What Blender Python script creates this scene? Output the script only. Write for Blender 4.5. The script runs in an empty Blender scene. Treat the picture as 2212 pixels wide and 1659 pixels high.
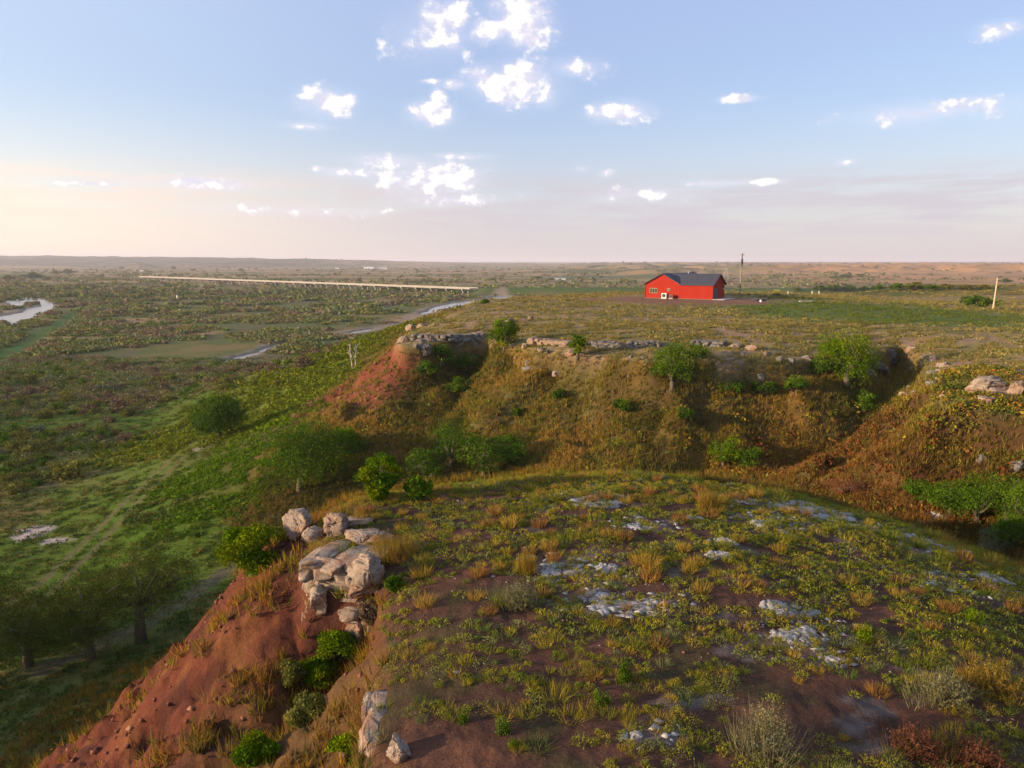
import bpy, math, random
import numpy as np
from mathutils import Vector, Matrix

SC = bpy.context.scene
COL = SC.collection
R = math.radians
# ------------------------------------------------------------------ camera
CAMZ, PITCH, FPX = 26.0, R(9.33), 1598.6      # FPX: focal length in survey pixels (picture 2212 wide)
cam_d = bpy.data.cameras.new("camera")
cam = bpy.data.objects.new("camera", cam_d)
COL.objects.link(cam)
cam.location = (0, 0, CAMZ)
cam.rotation_euler = (R(90) - PITCH, 0, 0)
cam_d.sensor_width = 36.0
cam_d.lens = 36.0 * FPX / 2212.0
cam_d.clip_start, cam_d.clip_end = 0.5, 60000
SC.camera = cam
# ------------------------------------------------------------------ light
SUN_EL, SUN_AZ = R(10.0), R(-104.0)           # azimuth from +Y towards +X
SUN_V = Vector((math.sin(SUN_AZ) * math.cos(SUN_EL), math.cos(SUN_AZ) * math.cos(SUN_EL), math.sin(SUN_EL)))
sun_d = bpy.data.lights.new("sun", 'SUN')
sun_d.energy, sun_d.angle, sun_d.color = 5.0, R(0.6), (1.0, 0.74, 0.48)
sun = bpy.data.objects.new("sun", sun_d)
COL.objects.link(sun)
sun.rotation_euler = SUN_V.to_track_quat('Z', 'Y').to_euler()
SKY_STRENGTH = 0.14
SC.view_settings.view_transform = 'Standard'
SC.view_settings.look = 'None'
SC.view_settings.exposure = 1.0
SC.view_settings.gamma = 1.0
SC.cycles.max_bounces = 5
SC.cycles.diffuse_bounces = 2
SC.cycles.glossy_bounces = 2
SC.cycles.transmission_bounces = 3
SC.cycles.volume_bounces = 0
SC.cycles.use_denoising = True
SC.cycles.sample_clamp_indirect = 4.0

def pix_dir(u, v):
    a, b = (u - 1106.0) / FPX, -(v - 829.5) / FPX
    c, s = math.cos(PITCH), math.sin(PITCH)
    d = np.array([a, c + b * s, b * c - s])
    return d / np.linalg.norm(d)

# ------------------------------------------------------------------ world: daylight sky with thin cloud
W = bpy.data.worlds.new("World")
SC.world = W
W.use_nodes = True
wt = W.node_tree
wt.nodes.clear()
def wn(t, **kw):
    n = wt.nodes.new(t)
    for k, v in kw.items():
        setattr(n, k, v)
    return n
def wl(a, b):
    wt.links.new(a, b)
def wmath(op, a, b=None, c=None, clamp=False):
    n = wn('ShaderNodeMath', operation=op, use_clamp=clamp)
    for i, x in enumerate((a, b, c)):
        if x is None:
            continue
        if isinstance(x, (int, float)):
            n.inputs[i].default_value = x
        else:
            wl(x, n.inputs[i])
    return n.outputs[0]
def wvec(op, a, b):
    n = wn('ShaderNodeVectorMath', operation=op)
    for i, x in enumerate((a, b)):
        if x is None:
            continue
        if isinstance(x, (tuple, list)):
            n.inputs[i].default_value = x
        else:
            wl(x, n.inputs[i])
    return n
def wmix(f, a, b, blend='MIX'):
    n = wn('ShaderNodeMix', data_type='RGBA', blend_type=blend)
    for k, x in ((0, f), (6, a), (7, b)):
        if isinstance(x, (int, float)):
            n.inputs[k].default_value = x
        elif isinstance(x, (tuple, list)):
            n.inputs[k].default_value = (*x, 1)
        else:
            wl(x, n.inputs[k])
    return n.outputs[2]
def wmap(x, a, b, c=0.0, d=1.0):
    n = wn('ShaderNodeMapRange', interpolation_type='SMOOTHSTEP')
    wl(x, n.inputs[0])
    for i, q in enumerate((a, b, c, d)):
        n.inputs[i + 1].default_value = q
    return n.outputs[0]
sky = wn('ShaderNodeTexSky', sky_type='NISHITA', sun_disc=False, sun_elevation=SUN_EL,
         sun_rotation=SUN_AZ, altitude=400, air_density=1.0, dust_density=1.6, ozone_density=1.4)
tc = wn('ShaderNodeTexCoord')
sep = wn('ShaderNodeSeparateXYZ')
wl(tc.outputs['Generated'], sep.inputs[0])
az = wmath('ARCTAN2', sep.outputs[0], sep.outputs[1])
el = wmath('ARCSINE', sep.outputs[2])
comb = wn('ShaderNodeCombineXYZ')
wl(az, comb.inputs[0]); wl(el, comb.inputs[1])
P2D = comb.outputs[0]
def noise(scale, detail, rough, sx=1.0, sy=1.0, dist=0.0):
    m = wvec('MULTIPLY', P2D, (sx, sy, 1.0))
    n = wn('ShaderNodeTexNoise')
    n.inputs['Scale'].default_value = scale
    n.inputs['Detail'].default_value = detail
    n.inputs['Roughness'].default_value = rough
    n.inputs['Distortion'].default_value = dist
    wl(m.outputs[0], n.inputs['Vector'])
    return n.outputs[0]
nz = noise(26, 7, 0.62, 1.0, 1.25)
nz_big = noise(9, 4, 0.5, 1.0, 1.2)
# clouds: u, v, half width, half height (survey pixels), weight
CLOUDS = [(958, 52, 52, 40, .8), (975, 28, 28, 22, 1), (940, 75, 60, 30, .55), (1120, 15, 48, 26, 1), (1060, 68, 48, 20, 1), (1125, 55, 56, 34, 1),
          (1142, 84, 30, 14, 1), (1062, 178, 52, 27, 1), (1120, 182, 72, 36, 1), (985, 183, 30, 9, .9), (1176, 207, 24, 20, .9),
          (1240, 148, 44, 16, .8), (935, 247, 40, 20, 1), (949, 220, 15, 20, .9), (1338, 243, 50, 17, 1), (712, 220, 44, 22, .85),
          (668, 209, 18, 6, .8), (935, 383, 85, 36, .95), (855, 350, 70, 14, .95), (760, 373, 54, 9, .8), (985, 338, 62, 7, .75),
          (440, 396, 90, 9, .75), (1600, 213, 30, 6, .7), (2010, 241, 100, 14, .66), (2165, 63, 26, 10, .6), (1390, 420, 75, 12, .66),
          (1310, 375, 15, 8, .8), (1258, 365, 13, 5, .8), (1830, 350, 14, 5, .8), (1580, 395, 70, 5, .7), (690, 366, 15, 5, .8),
          (190, 397, 60, 4, .7), (640, 455, 120, 9, .6), (980, 430, 90, 12, .6), (940, 176, 14, 4, .7), (665, 272, 30, 5, .55)]
dens = None
shade = None
for (u, v, ru, rv, w) in CLOUDS:
    d = pix_dir(u, v)
    a, e = math.atan2(d[0], d[1]), math.asin(d[2])
    k = 1.0 / FPX
    q = wvec('SUBTRACT', P2D, (a, e, 0))
    q = wvec('MULTIPLY', q.outputs[0], (1 / (ru * 1.5 * k), 1 / (rv * 1.5 * k), 0))
    ln = wn('ShaderNodeVectorMath', operation='LENGTH')
    wl(q.outputs[0], ln.inputs[0])
    m = wmath('MULTIPLY_ADD', ln.outputs['Value'], -w, w)
    dens = m if dens is None else wmath('MAXIMUM', dens, m)
dn = wmath('ADD', wmath('MULTIPLY_ADD', nz, 3.0, -1.72), wmath('MULTIPLY_ADD', nz_big, 1.0, -0.5))
dd = wmath('ADD', dens, dn)
cover = wmap(dd, -0.22, 0.55)
veil = wmap(wmath('ADD', dens, wmath('MULTIPLY_ADD', nz_big, 1.0, -0.5)), -0.35, 0.9, 0.0, 0.30)
core = wmap(wmath('ADD', dd, wmath('MULTIPLY_ADD', nz, 1.6, -0.8)), 0.05, 0.55)
sh = wvec('ADD', P2D, (-0.011, 0.006, 0.0))
shm = wvec('MULTIPLY', sh.outputs[0], (1.0, 1.25, 1.0))
shn = wn('ShaderNodeTexNoise')
shn.inputs['Scale'].default_value, shn.inputs['Detail'].default_value, shn.inputs['Roughness'].default_value = 26, 4, 0.5
wl(shm.outputs[0], shn.inputs['Vector'])
relief = wmap(wmath('SUBTRACT', nz, shn.outputs[0]), -0.14, 0.06)
cl_col = wmix(wmath('MULTIPLY', core, relief), (0.40, 0.39, 0.465), (0.64, 0.60, 0.56))
base = wvec('SCALE', sky.outputs[0], None)
base.inputs[3].default_value = SKY_STRENGTH
# low stratus and veil near the horizon
streak = noise(7, 6, 0.62, 1.0, 9.0, 0.4)
band = wmath('MULTIPLY', wmap(el, 0.015, 0.05), wmap(el, 0.085, 0.125, 1.0, 0.0))
band = wmath('MULTIPLY', band, wmap(streak, 0.36, 0.62))
low = wmap(el, -0.02, 0.22, 0.68, 0.0)
left = wmap(az, -0.72, 0.05, 1.0, 0.0)
veil_col = wmix(left, (0.40, 0.345, 0.335), (0.70, 0.56, 0.40))
veil_hi = wmap(el, 0.05, 0.40, 0.50, 0.80)
c0 = wmix(veil_hi, base.outputs[0], wmix(left, (0.22, 0.275, 0.44), (0.32, 0.38, 0.51)))
c1 = wmix(low, c0, veil_col)
c2 = wmix(wmath('MULTIPLY', band, 0.8), c1, wmix(left, (0.335, 0.305, 0.345), (0.60, 0.47, 0.38)))
c3 = wmix(veil, c2, (0.50, 0.50, 0.57))
c4 = wmix(cover, c3, cl_col)
bg = wn('ShaderNodeBackground')
wl(c4, bg.inputs[0])
out = wn('ShaderNodeOutputWorld')
wl(bg.outputs[0], out.inputs[0])

# ------------------------------------------------------------------ noise and distance helpers
def _h(ix, iy, seed):
    n = (ix.astype(np.int64) * 374761393 + iy.astype(np.int64) * 668265263 + seed * 974711) & 0xFFFFFFFF
    n = ((n ^ (n >> 13)) * 1274126177) & 0xFFFFFFFF
    return (n ^ (n >> 16)) & 0xFFFFFFFF
def pn(x, y, seed=0):
    x0, y0 = np.floor(x), np.floor(y)
    fx, fy = x - x0, y - y0
    ux, uy = fx * fx * fx * (fx * (fx * 6 - 15) + 10), fy * fy * fy * (fy * (fy * 6 - 15) + 10)
    def g(dx, dy):
        a = _h(x0 + dx, y0 + dy, seed).astype(np.float64) * (2 * math.pi / 4294967296.0)
        return np.cos(a) * (fx - dx) + np.sin(a) * (fy - dy)
    a, b, c, d = g(0, 0), g(1, 0), g(0, 1), g(1, 1)
    return ((a + (b - a) * ux) * (1 - uy) + (c + (d - c) * ux) * uy) * 1.5
def fbm(x, y, o=4, seed=0, gain=0.5):
    s, a, f, t = 0.0, 1.0, 1.0, 0.0
    for i in range(o):
        s = s + a * pn(x * f, y * f, seed + i * 17)
        t += a; a *= gain; f *= 2.03
    return s / t
def ss(a, b, x):
    t = np.clip((x - a) / (b - a), 0, 1)
    return t * t * (3 - 2 * t)
def sd_poly(poly, x, y):
    d2 = np.full(x.shape, 1e18)
    ins = np.zeros(x.shape, bool)
    n = len(poly)
    for i in range(n):
        ax, ay = poly[i]; bx, by = poly[(i + 1) % n]
        ex, ey = bx - ax, by - ay
        t = np.clip(((x - ax) * ex + (y - ay) * ey) / (ex * ex + ey * ey + 1e-12), 0, 1)
        d2 = np.minimum(d2, (x - ax - t * ex) ** 2 + (y - ay - t * ey) ** 2)
        c = ((ay > y) != (by > y)) & (x < ex * (y - ay) / (ey if abs(ey) > 1e-12 else 1e-12) + ax)
        ins ^= c
    return np.where(ins, -1, 1) * np.sqrt(d2)
def d_line(pts, x, y):
    d2 = np.full(x.shape, 1e18)
    for (ax, ay), (bx, by) in zip(pts, pts[1:]):
        ex, ey = bx - ax, by - ay
        t = np.clip(((x - ax) * ex + (y - ay) * ey) / (ex * ex + ey * ey), 0, 1)
        d2 = np.minimum(d2, (x - ax - t * ex) ** 2 + (y - ay - t * ey) ** 2)
    return np.sqrt(d2)
def on_plane(u, v, z=0.0):
    d = pix_dir(u, v)
    t = (z - CAMZ) / d[2]
    return (d[0] * t, d[1] * t)
def smax(a, b, k):
    return 0.5 * (a + b + np.sqrt((a - b) ** 2 + k * k))

# ------------------------------------------------------------------ lie of the land
KNOLL = [(-3.2, -40), (-2.3, 3), (-2.35, 9), (-2.5, 13), (-2.7, 15.5), (-3.1, 17.6), (-3.6, 18.7), (-5.4, 19.0), (-6.0, 20.6), (-6.3, 23), (-5.6, 25.5), (-3, 27.4), (1, 28.6),
         (6, 28.8), (11, 27.5), (15, 25), (20, 19), (26, 5), (28, -40)]
MESA = [(-14.5, 96), (-14, 90), (-12.4, 84.5), (-10.5, 84.5), (-7, 89), (-3, 89.5), (0.5, 81), (2.5, 76.5), (6, 73.5), (9, 71.5), (13, 68), (17, 69), (20, 67),
        (25, 67.5), (30, 69), (36, 74), (43, 82), (41, 74), (37, 66), (33.5, 57.5), (29, 50), (27.5, 46), (31, 43.5), (38, 42.5), (60, 42),
        (300, 20), (500, 150), (300, 190), (130, 205), (60, 195), (20, 178), (-4, 150), (-10, 122)]
RIVER_A = [on_plane(*p) for p in [(-60, 690), (0, 655), (30, 645), (70, 641), (105, 650), (128, 661), (100, 672), (70, 685), (40, 696), (35, 704), (0, 692), (-60, 730)]]
ISLES = [[on_plane(*p) for p in [(-60, 640), (0, 648), (22, 655), (25, 664), (55, 665), (52, 674), (10, 681), (-60, 690)]],
         [on_plane(*p) for p in [(48, 658), (62, 655), (85, 656), (92, 661), (75, 664), (52, 664)]]]
RIVER_B = [on_plane(*p) for p in [(1085, 636), (1112, 641), (1100, 650), (1050, 652), (990, 663), (960, 672), (900, 684), (880, 700), (800, 716), (722, 727),
           (725, 721), (800, 708), (872, 697), (885, 682), (930, 663), (985, 652), (1040, 647), (1060, 639)]]
RIVER_C = [on_plane(*p) for p in [(470, 788), (520, 778), (560, 764), (600, 752), (618, 745), (612, 741), (580, 748), (545, 762), (505, 772), (475, 780)]]
TRACKS = [[on_plane(*p) for p in [(1000, 800), (860, 806), (700, 818), (640, 830), (580, 855), (530, 885), (515, 920), (480, 960), (420, 1010), (330, 1090), (240, 1170), (100, 1290), (-100, 1420)]],
          [on_plane(*p) for p in [(100, 1480), (250, 1420), (420, 1330), (560, 1240), (640, 1170)]]]
STRIP = [on_plane(*p) for p in [(145, 672), (170, 680), (140, 705), (40, 770), (0, 790), (-80, 830), (-80, 780), (0, 762), (90, 715), (130, 690)]]
EMB = [(-20, 612), (120, 602), (420, 585)]

def knoll_d(x, y):
    d = sd_poly(KNOLL, x, y)
    o = np.maximum(d, 0)
    w = np.clip(o / 3.0, 0, 1) * ss(30, 16, o)
    return d + w * (1.1 * fbm(x / 7, y / 7, 3, 5) + 0.35 * fbm(x / 1.7, y / 1.7, 3, 6)) + 0.5 * fbm(x / 3, y / 3, 2, 8) * ss(3, 0, o)
def mesa_d(x, y):
    d = sd_poly(MESA, x, y)
    o = np.maximum(d, 0)
    w = np.clip(o / 5.0, 0, 1) * ss(13, 5, o) * (1 - 0.6 * ss(-8, -14, x))
    return d + w * (2.0 * fbm(x / 13, y / 16, 3, 15) + 0.45 * fbm(x / 4, y / 4, 3, 16)) + 1.0 * fbm(x / 5, y / 5, 3, 18) * ss(5, 0, o)

def ground_h(x, y):
    x = np.asarray(x, float); y = np.asarray(y, float)
    r = np.hypot(x, y)
    far = ss(120, 260, r)
    z = 0.45 * (1 - far) * fbm(x / 22, y / 22, 3, 1) + 0.3 + 0.2 * far * fbm(x / 60, y / 60, 2, 2)
    z = z + 0.06 * (1 - far) * fbm(x / 2.2, y / 2.2, 3, 3)
    # the draw between the two hills climbs to the right
    rz = np.interp(x, [-34, -20, -6, 5, 14, 24, 40, 80], [0, 1.6, 4.2, 6.0, 7.0, 8.6, 11.0, 15.0])
    z = z + rz * (1 - ss(95, 175, y)) * ss(-60, 20, y)
    # river beds
    near = (r > 150) & (r < 900)
    bed = np.full(x.shape, 50.0)
    if near.any():
        xa, ya = x[near], y[near]
        da = sd_poly(RIVER_A, xa, ya)
        for q in ISLES:
            da = np.maximum(da, -sd_poly(q, xa, ya))
        b = np.minimum(np.minimum(da, sd_poly(RIVER_B, xa, ya) + 3.2 + 2.5 * fbm(xa / 16, ya / 30, 2, 42)), sd_poly(RIVER_C, xa, ya) + .8)
        b = b + 1.6 * fbm(xa / 9, ya / 9, 3, 40) + 0.8 * fbm(xa / 3, ya / 3, 2, 41)
        bed[near] = b
    z = z - 0.9 * ss(1.5, -1.5, bed)
    z = z + 5.5 * np.exp(-(d_line(EMB, x, y) / 11) ** 2)
    # far country
    t = x / np.maximum(y, 1.0)
    ok = y > 900
    if ok.any():
        X, Y, T = x[ok], y[ok], t[ok]
        n1 = fbm(X / 900, Y / 700, 5, 21)
        n2 = fbm(X / 220, Y / 260, 4, 22)
        lh = np.interp(T, [-.9, -.69, -.45, -.25, -.1, 0.05, .9], [82, 76, 62, 44, 28, 16, 14])
        hl = lh * ss(3600, 5600, Y + 900 * n1 + 260 * n2) * (1 + 0.10 * n1) + 9 * n2 * ss(3300, 4300, Y) * ss(0, -.3, T)
        br = ss(-0.02, 0.20, T + 0.10 * n1)
        hb = (19 + 5 * n1) * br * ss(1500, 1900, Y + 700 * n1 + 180 * n2)
        rid = np.abs(fbm(X / 160, Y / 330, 4, 23))
        hb = hb * (1 - 2.2 * np.clip(.25 - rid, 0, .25)) + 4.0 * n2 * br + 9 * br * ss(2600, 4200, Y + 500 * n1) * (.5 + n1)
        butte = 24 * np.exp(-(((X + 1824) / 42) ** 2 + ((Y - 3700) / 90) ** 2))
        dist_r = 30 * ss(9000, 12000, Y + 2500 * n1) * ss(-0.25, 0.0, T)
        z[ok] = z[ok] + np.maximum(np.maximum(hl, hb), dist_r) + butte + 1.5 * n2
    # swell behind the right-hand meadow
    sw = 18.9 - ((x - 150) / 62) ** 2 * 5 - ((y - 228) / 44) ** 2 * 6 + .7 * fbm(x / 22, y / 22, 3, 91)
    z = smax(z, np.maximum(sw, -5), 1.0) 
    # second mesa
    inm = (r < 900)
    if inm.any():
        X, Y = x[inm], y[inm]
        d = mesa_d(X, Y)
        o = np.maximum(d, 0)
        back = ss(100, 150, Y)
        top = 18.2 + 0.35 * fbm(X / 14, Y / 14, 4, 31) + 0.10 * fbm(X / 2.4, Y / 2.4, 3, 32) + 0.5 * ss(90, 150, Y) * (X < 90)
        top = top - 1.6 * ss(45, 110, X) * ss(60, 130, Y) - 0.5 * ss(0, -14, X) * ss(120, 90, Y)
        top = top - 1.3 * np.exp(-np.maximum(-d, 0) / 7.0) * ss(140, 110, Y)
        pad = ss(17, 11, np.hypot(X - 35.5, Y - 156))
        top = top * (1 - pad) + 18.75 * pad
        rock = 1.5 * ss(0.0, 0.7, d) * ss(-0.15, 0.15, fbm(X / 9, Y / 9, 2, 33) + 0.1) * (1 - back) * ss(15, 5, o)
        drop = rock + 11.3 * (1 - np.exp(-o / 13)) + 0.15 * o
        drop = drop * (1 - back) + back * (0.32 * o)
        hm = top - drop + np.clip(o / 3, 0, 1) * ss(20, 9, o) * 0.35 * fbm(X / 2.6, Y / 2.6, 3, 34)
        z[inm] = smax(z[inm], hm, 1.0) - 0.0
    # near knoll
    ink = r < 160
    if ink.any():
        X, Y = x[ink], y[ink]
        d = knoll_d(X, Y)
        o = np.maximum(d, 0)
        top = 18.0 + 0.22 * fbm(X / 7, Y / 7, 3, 51) + 0.07 * fbm(X / 1.1, Y / 2.0, 3, 52) + 0.03 * fbm(X / .35, Y / .4, 2, 55)
        top = top - 0.011 * np.maximum(X - 5, 0) ** 2 - 0.5 * np.exp(-np.maximum(-d, 0) / 1.2)
        sl = 0.94 + (0.46 - 0.94) * ss(-7, 5, X)
        drop = sl * (np.sqrt(o * o + 0.5) - 0.707)
        foot = ss(8, 2.5, o) * ss(-.1, .7, d)
        drop = drop + foot * (2.0 * np.exp(-(((X + 4.9) / 1.9) ** 2 + ((Y - 18.2) / 2.4) ** 2)) + 1.1 * np.exp(-(((X + 3.2) / 1.6) ** 2 + ((Y - 12.6) / 1.7) ** 2)))
        rough = np.clip(o / 1.5, 0, 1) * ss(26, 18, o) * (0.40 * fbm(X / 2.6, Y / 1.0, 4, 53) + 0.26 * fbm(X / .8, Y / .45, 4, 54) - 0.95 * ss(.20, 0, np.abs(fbm(X / 7 + 3, Y / 1.7, 3, 56))) * ss(1, 5, o))
        hk = top - drop + rough
        z[ink] = smax(z[ink], hk, 0.8)
    return z
def gz(x, y):
    return float(ground_h(np.array([x]), np.array([y]))[0])
def hit_many(uvs):
    ts = np.exp(np.linspace(math.log(6), math.log(3000), 2600))
    D = np.array([pix_dir(u, v) for u, v in uvs])
    X, Y, Z = D[:, :1] * ts, D[:, 1:2] * ts, CAMZ + D[:, 2:3] * ts
    G = ground_h(X, Y)
    below = Z <= G
    out = []
    for i in range(len(uvs)):
        k = int(np.argmax(below[i])) if below[i].any() else len(ts) - 1
        if k > 0:
            a, b = Z[i, k - 1] - G[i, k - 1], Z[i, k] - G[i, k]
            f = a / (a - b) if a != b else 1.0
            t = ts[k - 1] + (ts[k] - ts[k - 1]) * min(max(f, 0), 1)
        else:
            t = ts[k]
        out.append((D[i, 0] * t, D[i, 1] * t))
    return out
def depth_of(x, y, z):
    return y * math.cos(PITCH) + (CAMZ - z) * math.sin(PITCH)
def hit(u, v):
    x, y = hit_many([(u, v)])[0]
    z = gz(x, y)
    return x, y, z, depth_of(x, y, z) / FPX    # last: metres per survey pixel there

# ------------------------------------------------------------------ materials
def mat(name):
    m = bpy.data.materials.new(name)
    m.use_nodes = True
    nt = m.node_tree
    b = nt.nodes['Principled BSDF']
    return m, nt, b
def nd(nt, t, **kw):
    n = nt.nodes.new(t)
    for k, v in kw.items():
        setattr(n, k, v)
    return n
def plain(name, c, rough=0.7, metal=0.0, var=0.12, scale=6.0, bump=0.0, bscale=30.0, spec=0.3):
    m, nt, b = mat(name)
    b.inputs['Roughness'].default_value = rough
    b.inputs['Metallic'].default_value = metal
    b.inputs['Specular IOR Level'].default_value = spec
    g = nd(nt, 'ShaderNodeTexCoord')
    n = nd(nt, 'ShaderNodeTexNoise')
    n.inputs['Scale'].default_value = scale
    n.inputs['Detail'].default_value = 5
    nt.links.new(g.outputs['Object'], n.inputs['Vector'])
    mr = nd(nt, 'ShaderNodeMapRange')
    mr.inputs[1].default_value, mr.inputs[2].default_value = 0.3, 0.7
    mr.inputs[3].default_value, mr.inputs[4].default_value = 1 - var, 1 + var
    nt.links.new(n.outputs[0], mr.inputs[0])
    s = nd(nt, 'ShaderNodeVectorMath', operation='SCALE')
    s.inputs[0].default_value = c
    nt.links.new(mr.outputs[0], s.inputs[3])
    nt.links.new(s.outputs[0], b.inputs['Base Color'])
    if bump:
        n2 = nd(nt, 'ShaderNodeTexNoise')
        n2.inputs['Scale'].default_value = bscale
        n2.inputs['Detail'].default_value = 6
        nt.links.new(g.outputs['Object'], n2.inputs['Vector'])
        bp = nd(nt, 'ShaderNodeBump')
        bp.inputs['Strength'].default_value = 1.0
        bp.inputs['Distance'].default_value = bump
        nt.links.new(n2.outputs[0], bp.inputs['Height'])
        nt.links.new(bp.outputs[0], b.inputs['Normal'])
    return m
def foliage_mat(name, transl=0.35):
    m, nt, b = mat(name)
    nt.nodes.remove(b)
    at = nd(nt, 'ShaderNodeAttribute', attribute_name='col')
    df = nd(nt, 'ShaderNodeBsdfDiffuse')
    tr = nd(nt, 'ShaderNodeBsdfTranslucent')
    mx = nd(nt, 'ShaderNodeMixShader')
    mx.inputs[0].default_value = transl
    nt.links.new(at.outputs['Color'], df.inputs[0])
    nt.links.new(at.outputs['Color'], tr.inputs[0])
    nt.links.new(df.outputs[0], mx.inputs[1])
    nt.links.new(tr.outputs[0], mx.inputs[2])
    nt.links.new(mx.outputs[0], nt.nodes['Material Output'].inputs[0])
    return m
M_LEAF = foliage_mat('leaf', 0.22)
M_GRASS = foliage_mat('grass_blade', 0.40)
M_BARK = plain('bark', (0.10, 0.075, 0.055), 0.9, var=0.3, scale=5, bump=0.03, bscale=18)
M_DEADWOOD = plain('dead_wood', (0.45, 0.40, 0.36), 0.9, var=0.2, scale=5)
def ground_mat():
    m, nt, b = mat('earth')
    b.inputs['Roughness'].default_value = 0.95
    b.inputs['Specular IOR Level'].default_value = 0.1
    at = nd(nt, 'ShaderNodeAttribute', attribute_name='col')
    geo = nd(nt, 'ShaderNodeNewGeometry')
    def ns(scale, det, rough=0.6):
        n = nd(nt, 'ShaderNodeTexNoise')
        n.inputs['Scale'].default_value = scale
        n.inputs['Detail'].default_value = det
        n.inputs['Roughness'].default_value = rough
        nt.links.new(geo.outputs['Position'], n.inputs['Vector'])
        return n
    a, c = ns(1.7, 8, 0.7), ns(14, 5, 0.65)
    def mr(x, lo, hi):
        q = nd(nt, 'ShaderNodeMapRange')
        q.inputs[1].default_value, q.inputs[2].default_value = 0.3, 0.7
        q.inputs[3].default_value, q.inputs[4].default_value = lo, hi
        nt.links.new(x, q.inputs[0])
        return q.outputs[0]
    mu = nd(nt, 'ShaderNodeMath', operation='MULTIPLY')
    nt.links.new(mr(a.outputs[0], 0.72, 1.28), mu.inputs[0])
    nt.links.new(mr(c.outputs[0], 0.78, 1.22), mu.inputs[1])
    s = nd(nt, 'ShaderNodeVectorMath', operation='SCALE')
    nt.links.new(at.outputs['Color'], s.inputs[0])
    nt.links.new(mu.outputs[0], s.inputs[3])
    nt.links.new(s.outputs[0], b.inputs['Base Color'])
    ad = nd(nt, 'ShaderNodeMath', operation='ADD')
    nt.links.new(a.outputs[0], ad.inputs[0])
    m2 = nd(nt, 'ShaderNodeMath', operation='MULTIPLY')
    m2.inputs[1].default_value = 0.22
    nt.links.new(c.outputs[0], m2.inputs[0])
    nt.links.new(m2.outputs[0], ad.inputs[1])
    bp = nd(nt, 'ShaderNodeBump')
    bp.inputs['Strength'].default_value = 0.8
    bp.inputs['Distance'].default_value = 0.16
    nt.links.new(ad.outputs[0], bp.inputs['Height'])
    nt.links.new(bp.outputs[0], b.inputs['Normal'])
    return m
M_EARTH = ground_mat()
def rock_mat(name, c1, c2, c3):
    m, nt, b = mat(name)
    b.inputs['Roughness'].default_value = 0.9
    b.inputs['Specular IOR Level'].default_value = 0.15
    tcn = nd(nt, 'ShaderNodeTexCoord')
    def ns(scale, det, rough=0.6):
        n = nd(nt, 'ShaderNodeTexNoise')
        n.inputs['Scale'].default_value = scale
        n.inputs['Detail'].default_value = det
        n.inputs['Roughness'].default_value = rough
        nt.links.new(tcn.outputs['Object'], n.inputs['Vector'])
        return n.outputs[0]
    def ramp(x, lo, hi):
        q = nd(nt, 'ShaderNodeMapRange')
        q.inputs[1].default_value, q.inputs[2].default_value = lo, hi
        nt.links.new(x, q.inputs[0])
        return q.outputs[0]
    def mix(f, a, bb):
        n = nd(nt, 'ShaderNodeMix', data_type='RGBA')
        nt.links.new(f, n.inputs[0])
        for k, x in ((6, a), (7, bb)):
            if isinstance(x, tuple):
                n.inputs[k].default_value = (*x, 1)
            else:
                nt.links.new(x, n.inputs[k])
        return n.outputs[2]
    big, mid, fine = ns(0.9, 5), ns(3.5, 6, 0.7), ns(16, 6, 0.7)
    c = mix(ramp(mid, 0.38, 0.66), c1, c2)
    c = mix(ramp(big, 0.50, 0.68), c, c3)
    c = mix(ramp(fine, 0.55, 0.75), c, (c2[0] * 0.55, c2[1] * 0.5, c2[2] * 0.48))
    nt.links.new(c, b.inputs['Base Color'])
    ad = nd(nt, 'ShaderNodeMath', operation='MULTIPLY_ADD')
    nt.links.new(fine, ad.inputs[0]); ad.inputs[1].default_value = 0.35
    nt.links.new(mid, ad.inputs[2])
    bp = nd(nt, 'ShaderNodeBump')
    bp.inputs['Strength'].default_value = 0.9
    bp.inputs['Distance'].default_value = 0.12
    nt.links.new(ad.outputs[0], bp.inputs['Height'])
    nt.links.new(bp.outputs[0], b.inputs['Normal'])
    return m
M_LIME = rock_mat('limestone', (0.33, 0.26, 0.205), (0.20, 0.145, 0.105), (0.26, 0.125, 0.07))
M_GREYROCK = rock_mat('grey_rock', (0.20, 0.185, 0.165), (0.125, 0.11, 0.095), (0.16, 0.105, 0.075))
M_REDROCK = rock_mat('red_rock', (0.27, 0.19, 0.14), (0.18, 0.115, 0.08), (0.29, 0.22, 0.17))
M_SLAB = rock_mat('pale_slab', (0.40, 0.375, 0.36), (0.27, 0.245, 0.235), (0.15, 0.12, 0.10))

# ------------------------------------------------------------------ mesh and object helpers
def mk_mesh(name, V, F, col=None, m=None, smooth=False):
    V = np.ascontiguousarray(V, dtype=np.float32)
    F = np.ascontiguousarray(F, dtype=np.int32)
    me = bpy.data.meshes.new(name)
    k = F.shape[1]
    me.vertices.add(len(V)); me.vertices.foreach_set('co', V.ravel())
    me.loops.add(F.size); me.loops.foreach_set('vertex_index', F.ravel())
    me.polygons.add(len(F))
    me.polygons.foreach_set('loop_start', np.arange(0, F.size, k, dtype=np.int32))
    me.polygons.foreach_set('loop_total', np.full(len(F), k, dtype=np.int32))
    if smooth:
        me.polygons.foreach_set('use_smooth', np.ones(len(F), dtype=bool))
    if col is not None:
        a = me.attributes.new('col', 'FLOAT_COLOR', 'POINT')
        c4 = np.ones((len(V), 4), dtype=np.float32); lum = np.mean(col, axis=1, keepdims=True); c4[:, :3] = np.clip((lum + (col - lum) * 1.22) * 0.76, 0.002, 0.95)
        a.data.foreach_set('color', c4.ravel())
    if m:
        me.materials.append(m)
    me.update(calc_edges=True)
    return me
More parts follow.
